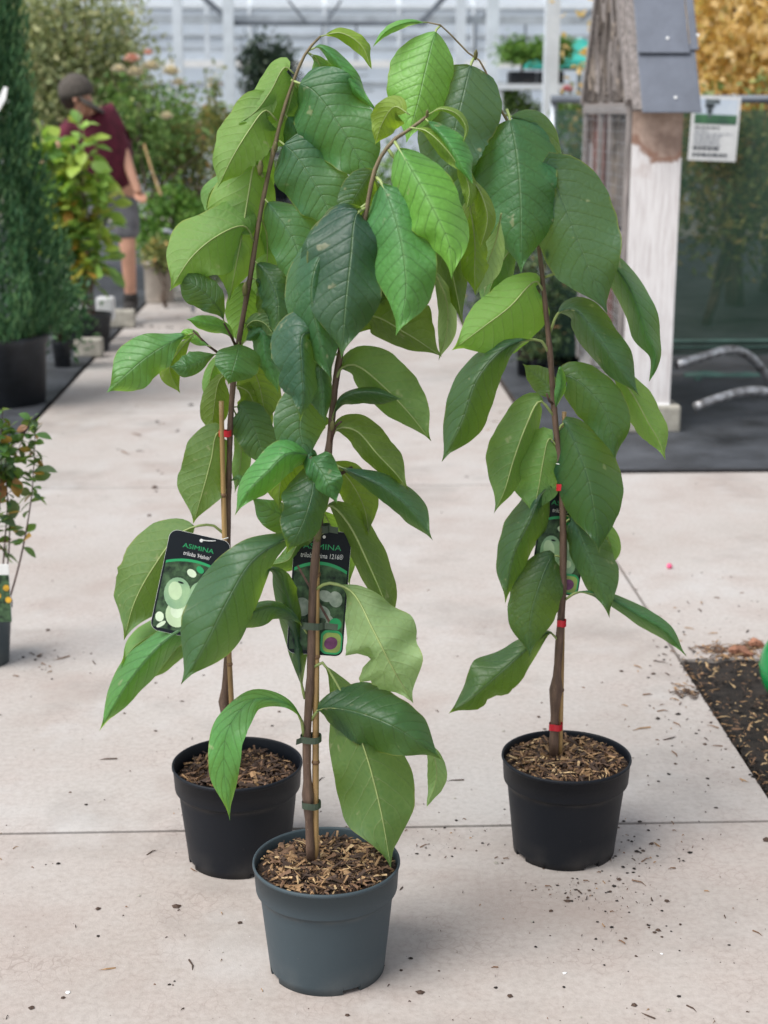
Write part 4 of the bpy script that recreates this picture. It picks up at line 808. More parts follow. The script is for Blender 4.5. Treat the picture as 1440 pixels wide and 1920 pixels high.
def obj_leaf_mat(name):
    m, nt, out = nodes(name); k = NT(nt); oi = k.n('ObjectInfo'); tc = k.n('TexCoord'); nz = k.noise(tc.outputs['Object'], 5, 3)
    c = k.mix(k.math('MULTIPLY', nz, .5), oi.outputs['Color'], k.mix(.6, oi.outputs['Color'], (.55, .6, .3), 'MULTIPLY'))
    b_ = k.n('BsdfPrincipled'); k.l(c, b_.inputs['Base Color']); b_.inputs['Roughness'].default_value = .45
    t = k.n('BsdfTranslucent'); k.l(k.mix(.4, c, (.6, .75, .05)), t.inputs[0]); mx = k.n('MixShader'); mx.inputs[0].default_value = .35
    k.l(b_.outputs[0], mx.inputs[1]); k.l(t.outputs[0], mx.inputs[2]); k.l(mx.outputs[0], out.inputs[0]); return m
M_oleaf = obj_leaf_mat('small_leaf')
LM = [leaf_mesh(1, .52, .12, .25), leaf_mesh(1, .46, .2, .12), leaf_mesh(1, .58, .05, .38)]
for me in LM: me.materials.append(M_oleaf)
def place_leaf(root, p, d, L, col, rg, roll=None):
    o = bpy.data.objects.new('leaf', rg.choice(LM)); COL.objects.link(o); o.parent = root; d = Vector(d).normalized()
    q = d.to_track_quat('Y', 'Z'); o.rotation_mode = 'QUATERNION'; from mathutils import Quaternion
    o.rotation_quaternion = q @ Quaternion((0, 1, 0), rg.gauss(0, .6) if roll is None else roll); o.location = Vector(p) - root.location; o.scale = (L, L, L); o.color = (*col, 1); return o
YC = [(.19, .37, .10), (.25, .46, .11), (.33, .53, .12), (.42, .57, .11), (.54, .58, .12), (.20, .34, .12), (.50, .42, .06), (.52, .26, .06)]
for i in range(680):
    pts = rg.choice(stems_); t = rg.uniform(.12, 1)**.6; p = pts[min(11, int(t * 11))]; d = Vector((rg.gauss(0, 1), rg.gauss(0, 1), rg.gauss(.25, .6)))
    p = p + d.normalized() * rg.uniform(.0, .12) * (1 if t < .9 else .4); place_leaf(T, p, d, rg.uniform(.085, .150), rg.choice(YC[:5] if t > .55 else YC), rg)

# pink flowering pot tucked beside the magnolia
T = small_pot_plant('potted_flower', 'low pot of pale pink flowers left of the magnolia stems', 146, 655, .07, .12, None, F_green, 260, (.10, .09, .06), .04, 21, gap=.0)
M_pinkp = simple('pale_pink_petal', (.70, .42, .46), .6, .3, 30)
rg = random.Random(3)
for i in range(14):
    c = at(rg.uniform(138, 170), rg.uniform(588, 622), T.location.y - .06 + rg.uniform(-.04, .04)); mb = MB()
    for k in range(5):
        a = k * 1.2566; mb.add([c, c + Vector((.018 * math.cos(a - .5), -.006, .018 * math.sin(a - .5))), c + Vector((.03 * math.cos(a), -.012, .03 * math.sin(a))), c + Vector((.018 * math.cos(a + .5), -.006, .018 * math.sin(a + .5)))], [(0, 1, 2, 3)])
    mb.build('flower', M_pinkp, T)

# ------------------------------------------------------------------ gardener behind the magnolia
def skin_body(name, verts, edges, rad, mat, parent, lev=2, rootv=0):
    me = bpy.data.meshes.new(name); me.from_pydata([tuple(Vector(v) - parent.location) for v in verts], edges, []); me.materials.append(mat)
    o = bpy.data.objects.new(name, me); COL.objects.link(o); o.parent = parent
    sm = o.modifiers.new('skin', 'SKIN'); sm.use_smooth_shade = True; sl = me.skin_vertices[0].data if me.skin_vertices else None
    if sl is None:
        me.skin_vertices.new(name=''); sl = me.skin_vertices[0].data
    for i, r in enumerate(rad): sl[i].radius = r if hasattr(r, '__len__') else (r, r); sl[i].use_root = (i == rootv)
    ss = o.modifiers.new('sub', 'SUBSURF'); ss.levels = lev; ss.render_levels = lev; return o
M_skin = simple('skin', (.64, .34, .23), .55, .15, 6); M_shirt = simple('maroon_cotton', (.115, .012, .030), .9, .3, 20, .3, 40); M_short = simple('grey_shorts', (.17, .17, .185), .9, .25, 15, .3, 40)
M_cap = simple('taupe_cap', (.085, .072, .060), .9, .2, 30, .2, 80); M_boot = simple('dark_boot', (.03, .025, .022), .7, .4, 20); M_hair = simple('brown_hair', (.05, .03, .02), .7, .3, 60)
Yp = 11.35; ft = ground(242, 606); Yp = ft.y
PS = thing('person', 'person in maroon T-shirt, grey shorts and taupe cap bending among the plants', 'person', Vector((ft.x, Yp, .006)))
def q(px, py, dy=0): return at(px, py, Yp + dy)
pel = q(216, 352); chest = q(188, 246, -.12); neck = q(166, 210, -.20); head = q(146, 186, -.26); crown = q(139, 158, -.27)
sh_r, el_r, wr_r, hd_r = q(206, 214, -.08), q(232, 288, -.10), q(252, 342, -.18), q(261, 364, -.2)
sh_l, el_l, wr_l, hd_l = q(132, 245, -.2), q(96, 290, -.3), q(74, 330, -.38), q(68, 350, -.40)
hip_r, kn_r, an_r = q(232, 372), q(240, 470, -.06), q(246, 572, .03); toe_r = q(236, 598, -.14)
hip_l, kn_l, an_l = q(192, 372, .05), q(150, 470, .06), q(122, 570, .22); toe_l = q(104, 596, .06)
V = [pel, chest, neck, head, crown, sh_r, el_r, wr_r, hd_r, sh_l, el_l, wr_l, hd_l, hip_r, kn_r, an_r, toe_r, hip_l, kn_l, an_l, toe_l]
E = [(0, 1), (1, 2), (2, 3), (3, 4), (1, 5), (5, 6), (6, 7), (7, 8), (1, 9), (9, 10), (10, 11), (11, 12), (0, 13), (13, 14), (14, 15), (15, 16), (0, 17), (17, 18), (18, 19), (19, 20)]
Rd = [.14, .15, .062, .095, .085, .062, .046, .034, .03, .062, .046, .034, .03, .09, .06, .042, .035, .09, .06, .042, .035]
body = skin_body('body', V, E, Rd, M_skin, PS)
for hd, wr, s in ((hd_r, wr_r, 1), (hd_l, wr_l, -1)):
    dv = (hd - wr).normalized(); mb = MB()
    for k in range(5):
        a = hd + Vector((.018 * (k - 2) * .8, .006 * k, 0)); mb.tube([a, a + dv * .04 + Vector((0, -.008, 0)), a + dv * (.07 if k not in (0, 4) else .05) + Vector((0, -.022, .006))], [.010, .009, .006], 6)
    mb.build('fingers', M_skin, PS, True)
skin_body('t_shirt', [pel - Vector((0, 0, .05)), chest, neck - Vector((0, 0, .045)), sh_r, sh_r.lerp(el_r, .62), sh_l, sh_l.lerp(el_l, .62)], [(0, 1), (1, 2), (1, 3), (3, 4), (1, 5), (5, 6)], [(.182, .18), (.185, .17), .085, .092, .078, .092, .078], M_shirt, PS)
skin_body('shorts', [pel + Vector((0, 0, .03)), pel - Vector((0, 0, .06)), hip_r, hip_r.lerp(kn_r, .85), hip_l, hip_l.lerp(kn_l, .85)], [(0, 1), (1, 2), (2, 3), (1, 4), (4, 5)], [.165, .16, .12, .105, .12, .105], M_short, PS)
for k_, an, toe in ((kn_r, an_r, toe_r), (kn_l, an_l, toe_l)):
    skin_body('boot', [an.lerp(k_, .28), an, toe.lerp(an, .25) - Vector((0, 0, .01)), toe], [(0, 1), (1, 2), (2, 3)], [.055, .06, .055, .042], M_boot, PS)
mb = MB(); cd = (crown - head).normalized(); mb.tube([head + cd * .02, head + cd * .06, head + cd * .11, head + cd * .15, head + cd * .175], [.122, .124, .112, .075, .02], 20); cap = mb.build('cap', M_cap, PS, True)
bd = (q(192, 196, -.30) - q(165, 180, -.27)).normalized(); c = head + cd * .045; side = Vector((0, 1, 0)).cross(cd).normalized(); 
vs = []
for i in range(9):
    a = -1.2 + 2.4 * i / 8; e = bd * math.cos(a) + Vector((0, 1, 0)) * math.sin(a) * -1; vs += [c + e * .115, c + e * .235 - Vector((0, 0, .022)), c + e * .115 - Vector((0, 0, .008)), c + e * .234 - Vector((0, 0, .028))]
fs = []
for i in range(8): a = 4 * i; fs += [(a, a + 1, a + 5, a + 4), (a + 2, a + 6, a + 7, a + 3), (a + 1, a + 3, a + 7, a + 5)]
MB().add(vs, fs).build('brim', M_cap, cap, True)
fc = head + bd * .085 - cd * .03
MB().tube([fc + Vector((0, 0, .02)), fc + bd * .03 - Vector((0, 0, .01)), fc - Vector((0, 0, .025))], [.008, .016, .008], 8).build('nose', M_skin, PS, True)
for s in (-1, 1): MB().tube([fc + Vector((0, .035 * s, .02)) - bd * .006, fc + Vector((0, .035 * s, .02)) + bd * .004], [.010, .004], 8).build('eye', M_hair, PS, True); MB().tube([head + Vector((0, .098 * s, .02)), head + Vector((0, .11 * s, 0)), head + Vector((0, .10 * s, -.03))], [.012, .018, .008], 8).build('ear', M_skin, PS, True)
MB().tube([fc - Vector((0, .03, .045)), fc - Vector((0, 0, .05)) + bd * .006, fc + Vector((0, .03, -.045))], .006, 6).build('mouth', simple('lips', (.36, .13, .11), .5, .2, 20), PS, True)
MB().tube([head + cd * .03 - bd * .02, head - cd * .05 - bd * .06, head - cd * .09 - bd * .06], [.108, .085, .05], 14).build('hair', M_hair, PS, True)

# ------------------------------------------------------------------ shrubs, roses and pots on the left and along the far end
def gp(px, Y, z=.006): v = at(px, 300, Y); return Vector((v.x, Y, z))
bg_tree('tall_shrub', 'tall greyish olive shrub rising behind the gardener', 'shrub', gp(130, 13.6), at(135, 105, 13.6), (.62, .5, .85), 8500, .062, F_olive, 31, .03, None, 40, .5, 4)
bg_tree('tall_shrub', 'brown-tinged olive shrub leaning over the roses behind the gardener', 'shrub', gp(235, 14.4), at(215, 215, 14.4), (.42, .4, .62), 3800, .058, F_olive, 32, .025, None, 26, .5, 3)
bg_tree('tall_shrub', 'grey-green shrub at far left behind the cypress', 'shrub', gp(40, 14.6), at(60, 170, 14.6), (.6, .5, 1.1), 5200, .065, F_olive, 33, .03, None, 30, .5, 3)
bg_tree('rose_bush', 'standard rose with cream and peach blooms beside the greenhouse post', 'rose bush', gp(285, 13.2), at(275, 230, 13.2), (.42, .36, .42), 2200, .06, F_green, 34, .016, None, 22, .55, 2)
M_cream = simple('cream_petal', (.80, .72, .52), .6, .15, 40); M_peach = simple('peach_petal', (.85, .50, .40), .6, .2, 40); M_rose = simple('rose_petal', (.80, .30, .36), .6, .2, 40)
def bloom(root, c, r, mat, rg):
    mb = MB()
    for ring, (rr, zz, n) in enumerate(((r, .0, 7), (r * .75, r * .25, 6), (r * .45, r * .45, 5))):
        for k in range(n):
            a = k * 6.283 / n + ring * .5 + rg.uniform(-.2, .2); x = Vector((math.cos(a), math.sin(a), 0)); y = Vector((-math.sin(a), math.cos(a), 0))
            mb.add([c + Vector((0, 0, zz - r * .3)), c + x * rr * .7 + y * rr * .5 + Vector((0, 0, zz)), c + x * rr + Vector((0, 0, zz + r * .35)), c + x * rr * .7 - y * rr * .5 + Vector((0, 0, zz))], [(0, 1, 2, 3)])
    mb.build('bloom', mat, root)
rb = [o for o in COL.objects if o.name.startswith('rose_bush')][-1]; rg = random.Random(9)
for px, py, m, r in ((222, 132, M_cream, .065), (254, 138, M_cream, .085), (247, 112, M_peach, .07), (283, 126, M_cream, .075), (321, 136, M_cream, .08), (334, 156, M_cream, .06), (278, 100, M_peach, .045), (312, 220, M_cream, .06)): bloom(rb, at(px, py, 12.75), r, m, rg)
bg_tree('autumn_shrub', 'yellow and russet tinted shrub by the thin leaning stake', 'shrub', gp(372, 13.8), at(360, 300, 13.8), (.30, .3, .55), 1800, .06, F_mixed, 35, .015, None, 20, .5, 3)
bg_tree('autumn_shrub', 'slim shrub with yellow top left of the pawpaw crowns', 'shrub', gp(405, 15), at(405, 215, 15), (.16, .16, .30), 700, .06, F_mixed, 36, .012, None, 12, .5, 1)
bg_tree('autumn_shrub', 'loose green and rust shrub between path end and roses', 'shrub', gp(318, 14.2), at(320, 330, 14.2), (.36, .3, .45), 2000, .06, F_green, 37, .015, None, 22, .5, 3)
b = gp(295, 12.7); T = bg_tree('potted_shrub', 'rounded bright green shrub in a beige tub at the path edge', 'potted shrub', b, at(318, 430, 12.9), (.32, .3, .30), 2600, .06, F_bright, 38, .015, None, 26, .5, 3)
bb = ground(297, 570); bb.z = .006
mbx = MB(); mbx.lathe([(.10, .30), (.125, .33), (.135, .33), (.135, .30), (.12, .28), (.115, .001)], Vector((bb.x, bb.y + .12, .006)), 36); mbx.build('tub', simple('beige_tub', (.36, .31, .26), .8, .2, 8), T, True)
bg_tree('green_shrub', 'dark green low shrub beside the silver trolley handle', 'shrub', gp(360, 13.5), at(365, 470, 13.2), (.30, .25, .26), 1500, .055, F_green, 39, .012, None, 18, .5, 3)
bg_tree('flowering_shrub', 'low yellow-green shrub in front of the rounded green one', 'shrub', gp(300, 12.2), at(300, 478, 12.3), (.17, .14, .12), 800, .045, F_mixed, 40, .01, None, 14, .5, 3)
MB().tube([at(270, 270, 12.9), at(285, 320, 12.8), at(302, 366, 12.7)], .010, 6).build('stake', M_bamboo).name = 'leaning_stake'
tag(COL.objects['leaning_stake'], 'thin pale stake leaning among the shrubs right of the gardener', 'stake')
o = MB().tube([at(x, y, 11.6) for x, y in ((306, 432), (318, 434), (328, 442), (340, 456), (352, 474), (360, 510), (362, 585))], .016, 8).build('trolley_handle', M_steel, None, True); tag(o, 'bent silver tube handle poking out beside the low green shrub', 'handle')
bg_tree('dark_shrub', 'dark rounded evergreen inside the glasshouse behind the left crown', 'shrub', gp(505, 21), at(508, 140, 21), (.38, .35, .48), 2600, .09, F_dark, 41, .03, None, 26, .5, 2)
bg_tree('dark_shrub', 'loose dark shrub at the path end behind the left trunk', 'shrub', gp(500, 18.5), at(470, 330, 18.3), (.7, .5, .75), 2600, .09, F_green, 42, .03, None, 26, .5, 3)
bg_tree('dark_shrub', 'broad green hedge plant closing the path behind the trees', 'shrub', gp(700, 18.8), at(720, 390, 18.6), (1.2, .5, .62), 4200, .09, F_green, 43, .03, None, 40, .5, 5)
# black plant trolley at the path end
tb = gp(560, 15.5); T = thing('plant_trolley', 'black shelved plant trolley with brown upright at the path end', 'trolley', tb)
for k, dx in enumerate((-.32, .32)):
    for dy in (0, .5): MB().bar(tb + Vector((dx, dy, .1)), tb + Vector((dx, dy, 1.5)), .035).build('upright', M_chip[2] if k == 0 else M_darksteel, T)
for z in (.18, .62, 1.08): MB().box((tb.x - .34, tb.y - .02, z), (tb.x + .34, tb.y + .52, z + .03)).build('shelf', M_potold, T)
for i, (dx, z) in enumerate(((-.2, .21), (.02, .21), (.22, .21), (-.18, .65), (.1, .65), (-.1, 1.11), (.16, 1.11))): MB().lathe([(.07, 0), (.09, .16), (.095, .16), (.085, .14)], tb + Vector((dx, .1, z)), 16).build('stacked_pot', M_potblack, T, True)
for dx in (-.3, .3): MB().tube([tb + Vector((dx, -.02, .055)), tb + Vector((dx, .02, .055))], .055, 14).build('wheel', M_darksteel, T)

# ------------------------------------------------------------------ potted acers behind the right tree
for i, (px, pyb, R, H, pxc, pyc, cr, seed, lab) in enumerate(((990, 706, .075, .20, 975, 540, (.26, .24, .34), 51, 'fine-leaved acer with rust tips in a black pot at the path edge'),
        (1058, 700, .13, .20, 1045, 560, (.24, .24, .42), 52, 'darker acer in a wide black pot close to the insect hotel'), (1010, 716, .05, .13, 1012, 640, (.12, .12, .09), 53, 'small pale acer in front of the two larger pots'))):
    b = ground(px, pyb); b.z = .006; b.y += .3 if i == 1 else 0; b.x += .05 if i == 1 else 0; T = thing('potted_acer', lab, 'potted tree', b, 'potted acers on the ground fabric'); round_pot(T, b, R, H, M_potblack)
    rs = np.random.RandomState(seed); cc = at(pxc, pyc, b.y); leaf_cloud('foliage', blob_pts(cc, cr, (2400, 3000, 500)[i], rs, 26, .35, .28), .045, F_acer, T, seed, -.3, .34)
    mb = MB()
    for k in range(4): e = cc + Vector((rs.normal() * .1, rs.normal() * .1, cr[2] * .5)); mb.tube([b + Vector((0, 0, H * .9)), b.lerp(e, .5) + Vector((rs.normal() * .03, 0, .02)), e], [.008, .006, .002], 6)
    mb.build('trunk', M_twig, T, True)
b = gp(1085, 10.6); bg_tree('acer_shrub', 'autumn shrub with orange leaf sprays before the green netting', 'shrub', b, at(1078, 330, 10.6), (.16, .16, .22), 700, .06, F_mixed, 54, .012, None, 16, .45, 2)

# ------------------------------------------------------------------ insect hotel
M_wpaint = None
def weathered_white():
    m, nt, out = nodes('weathered_white_paint'); k = NT(nt); P = k.n('TexCoord').outputs['Object']
    mp = k.n('Mapping'); mp.inputs['Scale'].default_value = (30, 30, 2.0); k.l(P, mp.inputs[0]); gr = k.noise(mp.outputs[0], 3, 5, .65); gr2 = k.noise(P, 7, 5, .6)
    c = k.ramp(gr, [(.3, (.56, .51, .50)), (.55, (.74, .71, .70)), (.8, (.82, .79, .79))]); c = k.mix(k.math('MULTIPLY', k.math('SUBTRACT', gr2, .58), 3, clamp=True), c, (.48, .38, .34))
    sp3 = k.n('SeparateXYZ'); k.l(P, sp3.inputs[0]); gz = k.math('ADD', sp3.outputs[2], k.math('ADD', k.math('MULTIPLY_ADD', k.noise(P, 11, 4), .22, -.11), k.math('MULTIPLY', k.math('SINE', k.math('MULTIPLY_ADD', sp3.outputs[0], 15.0, -.9)), .045))); st = k.math('MULTIPLY_ADD', gz, 16, -16 * 1.285, clamp=True)
    edge = k.math('MULTIPLY', k.math('MULTIPLY', st, k.math('SUBTRACT', 1.0, st)), 4); c = k.mix(k.math('MULTIPLY', st, .85), c, k.ramp(gr2, [(.40, (.20, .105, .06)), (.62, (.46, .31, .23))])); c = k.mix(k.math('MULTIPLY', edge, .8), c, (.22, .085, .035))
    b_ = k.n('BsdfPrincipled'); k.l(c, b_.inputs['Base Color']); b_.inputs['Roughness'].default_value = .75
    bp = k.n('Bump'); bp.inputs['Strength'].default_value = .4; bp.inputs['Distance'].default_value = .004; k.l(gr, bp.inputs['Height']); k.l(bp.outputs[0], b_.inputs['Normal']); k.l(b_.outputs[0], out.inputs[0]); return m
M_wpaint = weathered_white()
M_greywood = simple('grey_weathered_wood', (.30, .265, .25), .85, .35, 6, .4, 60, stretch=(12, 12, 1.2)); M_slate = simple('roof_slate', (.135, .150, .185), .55, .15, 6, .2, 50)
M_barkfill = simple('bark_filling', (.26, .22, .195), .95, .5, 10, 1.0, 60, stretch=(4, 4, .7), col2=(.045, .036, .032)); M_straw = simple('straw_filling', (.36, .30, .25), .95, .4, 14, 1.0, 70, col2=(.09, .075, .065)); M_brick = simple('brick_red', (.20, .085, .065), .9, .3, 18, .4, 60)
M_rot = simple('rust_stain', (.24, .10, .045), .9, .3, 14, col2=(.50, .36, .29))
Yn = ground(1215, 816).y + .02; X0 = at(1166, 740, Yn + .03).x; X1 = at(1257, 740, Yn + .03).x; YfH = 8.46
hb = Vector((X0, Yn, .006)); IH = thing('insect_hotel', 'tall wooden insect hotel with slate roof and white painted side', 'insect hotel', hb)
zt = at(1187, 188, Yn).z; zb = at(1200, 752, Yn + .03).z
MB().box((X0 - .02, Yn, .006), (X1 + .05, Yn + .18, zb - .02)).build('base_block', M_block, IH, bevel=.012)
MB().box((X0 - .02, YfH - .16, .006), (X1 + .05, YfH + .02, zb - .05)).build('base_block', M_block, IH, bevel=.012)
MB().box((X0 + .004, Yn + .025, zb - .045), (X1, Yn + .14, zb - .012)).build('post_shoe', M_white, IH, bevel=.004)
MB().box((X0, Yn + .03, zb - .018), (X1, Yn + .055, zt + .06)).build('side_board', M_wpaint, IH, bevel=.004)
MB().box((X0, YfH - .03, zb - .03), (X1, YfH, zt + .05)).build('side_board', M_wpaint, IH, bevel=.004)
for yy in (Yn + .03, Yn + .50, Yn + .78, YfH - .05): MB().box((X0 - .022, yy, zb + .02), (X0 - .002, yy + (.05 if yy in (Yn + .03,) else .04), zt)).build('front_batten', M_greywood, IH, bevel=.003)
levels = [zb + .12, zb + .74, zt - .06]
for z in levels: MB().box((X0 - .027, Yn + .032, z), (X0 - .004, YfH - .004, z + .05)).build('cross_batten', M_greywood, IH, bevel=.003)
cols = [(Yn + .08, Yn + .50), (Yn + .54, Yn + .78), (Yn + .82, YfH - .05)]; fills = [M_barkfill, M_straw, M_barkfill, M_brick, M_straw]; rg = random.Random(4); kf = 0
for ci, (y0, y1) in enumerate(cols):
    for li in range(len(levels) - 1):
        z0, z1 = levels[li] + .05, levels[li + 1]; kf += 1; y = y0
        while y < y1 - .01:                    # split logs and slabs standing in each compartment
            wdt = min(rg.uniform(.035, .075), y1 - y); dep = rg.uniform(0, .035); m = M_brick if (ci, li) in ((2, 1), (1, 0)) else (M_straw if ci == 1 else M_barkfill)
            MB().box((X0 + .012 + dep, y, z0), (X0 + .18, y + wdt - .004, z1 - rg.uniform(.0, .06))).build('filling_log', m, IH, bevel=.008); y += wdt
MB().box((X0 + .19, Yn + .056, zb), (X0 + .205, YfH - .032, zt)).build('back_panel', M_greywood, IH)
w = MB()
for i in range(20): yy = Yn + .06 + i * .062; w.bar((X0 - .029, yy, zb + .05), (X0 - .029, yy, zt - .02), .0012)
for i in range(int((zt - zb) / .05)): w.bar((X0 - .031, Yn + .05, zb + .05 + i * .05), (X0 - .031, YfH - .02, zb + .05 + i * .05), .0012)
stuff(w.build('wire_mesh', M_steel, IH))
# gable and roof (ridge runs away from the path)
Yr = (Yn + YfH) / 2 + .01; zr = zt + 1.02; ov = .05; ey0 = Yn - ov; slope = (zr - zt) / (Yr - Yn)
g = MB(); g.add([(X0 - .004, Yn + .04, zt), (X0 - .004, YfH - .02, zt), (X0 - .004, Yr, zr - .06), (X0 + .02, Yn + .04, zt), (X0 + .02, YfH - .02, zt), (X0 + .02, Yr, zr - .06)], [(0, 2, 1), (3, 4, 5), (0, 1, 4, 3), (1, 2, 5, 4), (2, 0, 3, 5)]).build('gable_back', M_barkfill, IH)
for i in range(60):
    y = rg.uniform(Yn + .1, YfH - .1); zmax = zt + (1 - abs(y - Yr) / (Yr - Yn)) * (zr - zt) - .08
    if zmax < zt + .06: continue
    z = rg.uniform(zt + .02, zmax); a = rg.gauss(0, .35); L = rg.uniform(.06, .16); MB().tube([(X0 - .012, y - L * math.sin(a), max(zt, z - L * math.cos(a))), (X0 - .018, y, z), (X0 - .010, y + L * .5 * math.sin(a), min(zmax, z + L * .6))], rg.uniform(.004, .011), 5).build('twig_filling', rg.choice((M_straw, M_greywood, M_barkfill)), IH)
for s, ya in ((1, Yn + .02), (-1, YfH)): MB().bar((X0 - .02, ya, zt - .01), (X0 - .02, Yr, zr - .04), .035, .05).build('rake_board', M_greywood, IH)
def roof_pt(x, s, lift): return None
rl = math.hypot(Yr - ey0, (zr - (zt - ov * slope))); nrow = 5
for sgn in (1, -1):
    e0 = ey0 if sgn == 1 else YfH + ov; ze = zt - ov * slope; dvec = Vector((0, Yr - e0, zr + .02 - ze)); Ls = dvec.length; dvec.normalize(); nv = Vector((0, -dvec.z * sgn, abs(dvec.y))).normalized()
    org = Vector((0, e0, ze)) + nv * .03
    def slate(xa, xb, s0, s1, lift, nm='slate'):
        vs = [org + Vector((x, 0, 0)) + dvec * s_ + nv * (lift + t_ + (0.010 if s_ == s0 else 0)) for t_ in (0, .007) for x, s_ in ((xa, s0), (xb, s0), (xb, s1), (xa, s1))]
        o = MB().add(vs, [(3, 2, 1, 0), (4, 5, 6, 7), (0, 1, 5, 4), (1, 2, 6, 5), (2, 3, 7, 6), (3, 0, 4, 7)]).build(nm, M_slate, IH, bevel=.003)
        p = org + Vector(((xa + xb) / 2 + .02, 0, 0)) + dvec * (s0 + .075) + nv * (lift + .017); MB().tube([p, p + nv * .004], .007, 8).build('nail', M_white, o) if sgn == 1 else None
    xa, xb = X0 + .02, X1 + .055; row = .305
    MB().add([org + Vector((x, 0, 0)) + dvec * s_ - nv * t_ for t_ in (.004, .022) for x, s_ in ((X0 - .015, .03), (X1 + .02, .03), (X1 + .02, Ls), (X0 - .015, Ls))], [(3, 2, 1, 0), (4, 5, 6, 7), (0, 1, 5, 4), (1, 2, 6, 5), (2, 3, 7, 6), (3, 0, 4, 7)]).build('roof_board', M_greywood, IH)
    for r in range(int(Ls / row) + 1):
        s0 = r * row; s1 = min(Ls, s0 + row + .06)
        if s1 - s0 < .05: continue
        if r % 2 == 0: slate(xa, xb, s0, s1, .0 + .001 * (r % 2))
        else: slate(xa, xb - .03, s0, s1, .0085); slate(xb - .026, xb + .012, s0 + .02, s1, .004)

# ------------------------------------------------------------------ green netting fence, sign, autumn tree
def netting():
    m, nt, out = nodes('shade_netting'); k = NT(nt); P = k.n('NewGeometry').outputs['Position']; nz = k.noise(P, 3, 4)
    d = k.n('BsdfDiffuse'); k.l(k.ramp(nz, [(.3, (.034, .068, .050)), (.7, (.056, .098, .072))]), d.inputs[0]); t = k.n('BsdfTransparent'); mx = k.n('MixShader')
    k.l(k.math('MULTIPLY_ADD', nz, .16, .16), mx.inputs[0]); k.l(d.outputs[0], mx.inputs[1]); k.l(t.outputs[0], mx.inputs[2]); k.l(mx.outputs[0], out.inputs[0]); return m
M_net = netting(); M_greenpaint = simple('green_painted_frame', (.05, .115, .095), .6, .3, 8)
Yf = 9.0; xf0 = at(1038, 260, Yf).x; zf = at(1400, 186, Yf).z; xf1 = xf0 + 5.2
FE = thing('netting_fence', 'dark green shade netting fence with steel top rail', 'fence', Vector((xf0, Yf, .006)))
nx, nz_ = 120, 24; vs = []
for j in range(nz_ + 1):
    for i in range(nx + 1):
        x = xf0 + (xf1 - xf0) * i / nx; z = .10 + (zf - .06 - .10) * j / nz_; vs.append((x, Yf + .010 * math.sin(x * 9) * math.sin(z * 3) + .02 * mnoise.noise(Vector((x * 2, z * 2, 1))) - .03, z))
MB().add(vs, [(j * (nx + 1) + i, j * (nx + 1) + i + 1, (j + 1) * (nx + 1) + i + 1, (j + 1) * (nx + 1) + i) for j in range(nz_) for i in range(nx)]).build('netting', M_net, FE, True)
MB().tube([(xf0 - .02, Yf, zf), (xf1, Yf, zf)], .024, 10).build('top_rail', M_darksteel, FE, True)
for x in (xf0, xf0 + 1.9, xf0 + 3.6): MB().tube([(x, Yf + .03, .006), (x, Yf + .03, zf)], .022, 10).build('post', M_steel, FE, True)
z1 = at(1350, 640, Yf - .06).z; MB().tube([(xf0 + .4, Yf - .06, z1), (xf1, Yf - .06, z1)], .013, 8).build('middle_rail', M_greenpaint, FE, True); MB().tube([(xf0 + .4, Yf - .06, z1 - .035), (xf1, Yf - .06, z1 - .035)], .010, 8).build('middle_rail', M_greenpaint, FE, True)
# green folding bench foot / rolled hem under the fence
z2 = at(1350, 712, Yf - .18).z; xg = at(1282, 720, Yf - .2).x
BN = thing('netting_roll', 'rolled green netting resting on a low green frame below the fence', 'netting roll', Vector((xg, Yf - .2, .006)))
MB().tube([(xg + i * .12, Yf - .22 + .012 * math.sin(i * 1.9), z2 + .02 + .008 * math.sin(i * 2.7)) for i in range(28)], [.03 + .006 * math.sin(i * 1.3) for i in range(28)], 9).build('roll', M_greenpaint, BN, True)
for xx in (xg + .05, xg + 1.3): MB().tube([(xx + .08, Yf - .3, z2), (xx, Yf - .34, z2 - .03), (xx - .01, Yf - .36, .02)], .022, 8).build('leg', M_greenpaint, BN, True)
# info sign
sa, sb_ = at(1290, 300, Yf - .10), at(1386, 178, Yf - .10); SG = thing('info_sign', 'white information sign with landscape picture hung on the netting fence', 'sign', Vector((sa.x, Yf - .1, sa.z)))
sw, sh = sb_.x - sa.x, sb_.z - sa.z; M_sg = Matrix.Translation((sa.x, Yf - .10, sa.z)) @ Matrix.Rotation(R_(2.2), 4, 'Y')
def sgbox(nm, x0, x1, y0, y1, d0, d1, mat): MB().box((x0 * sw, d0, y0 * sh), (x1 * sw, d1, y1 * sh), 0, M_sg).build(nm, mat, SG)
M_sky_p = simple('print_sky', (.48, .58, .72), .5, .2, 6, col2=(.70, .76, .82)); M_land = simple('print_meadow', (.09, .26, .10), .5, .4, 8, col2=(.03, .08, .06)); M_treep = simple('print_tree', (.14, .17, .18), .5, .4, 20); M_ink = simple('print_ink', (.40, .42, .46), .6, .3, 90); M_ink2 = simple('print_bold_ink', (.07, .08, .10), .6, .6, 160)
sgbox('board', 0, 1, 0, 1, 0, .012, M_white); sgbox('sky_print', .06, .94, .70, .95, -.0015, -.0005, M_sky_p); sgbox('meadow_print', .06, .94, .57, .715, -.0025, -.0012, M_land)
for x0, x1, y0, y1 in ((.26, .46, .82, .95), (.30, .42, .74, .86), (.34, .40, .66, .78), (.46, .56, .88, .95)): sgbox('tree_print', x0, x1, y0, y1, -.0036, -.0028, M_treep)
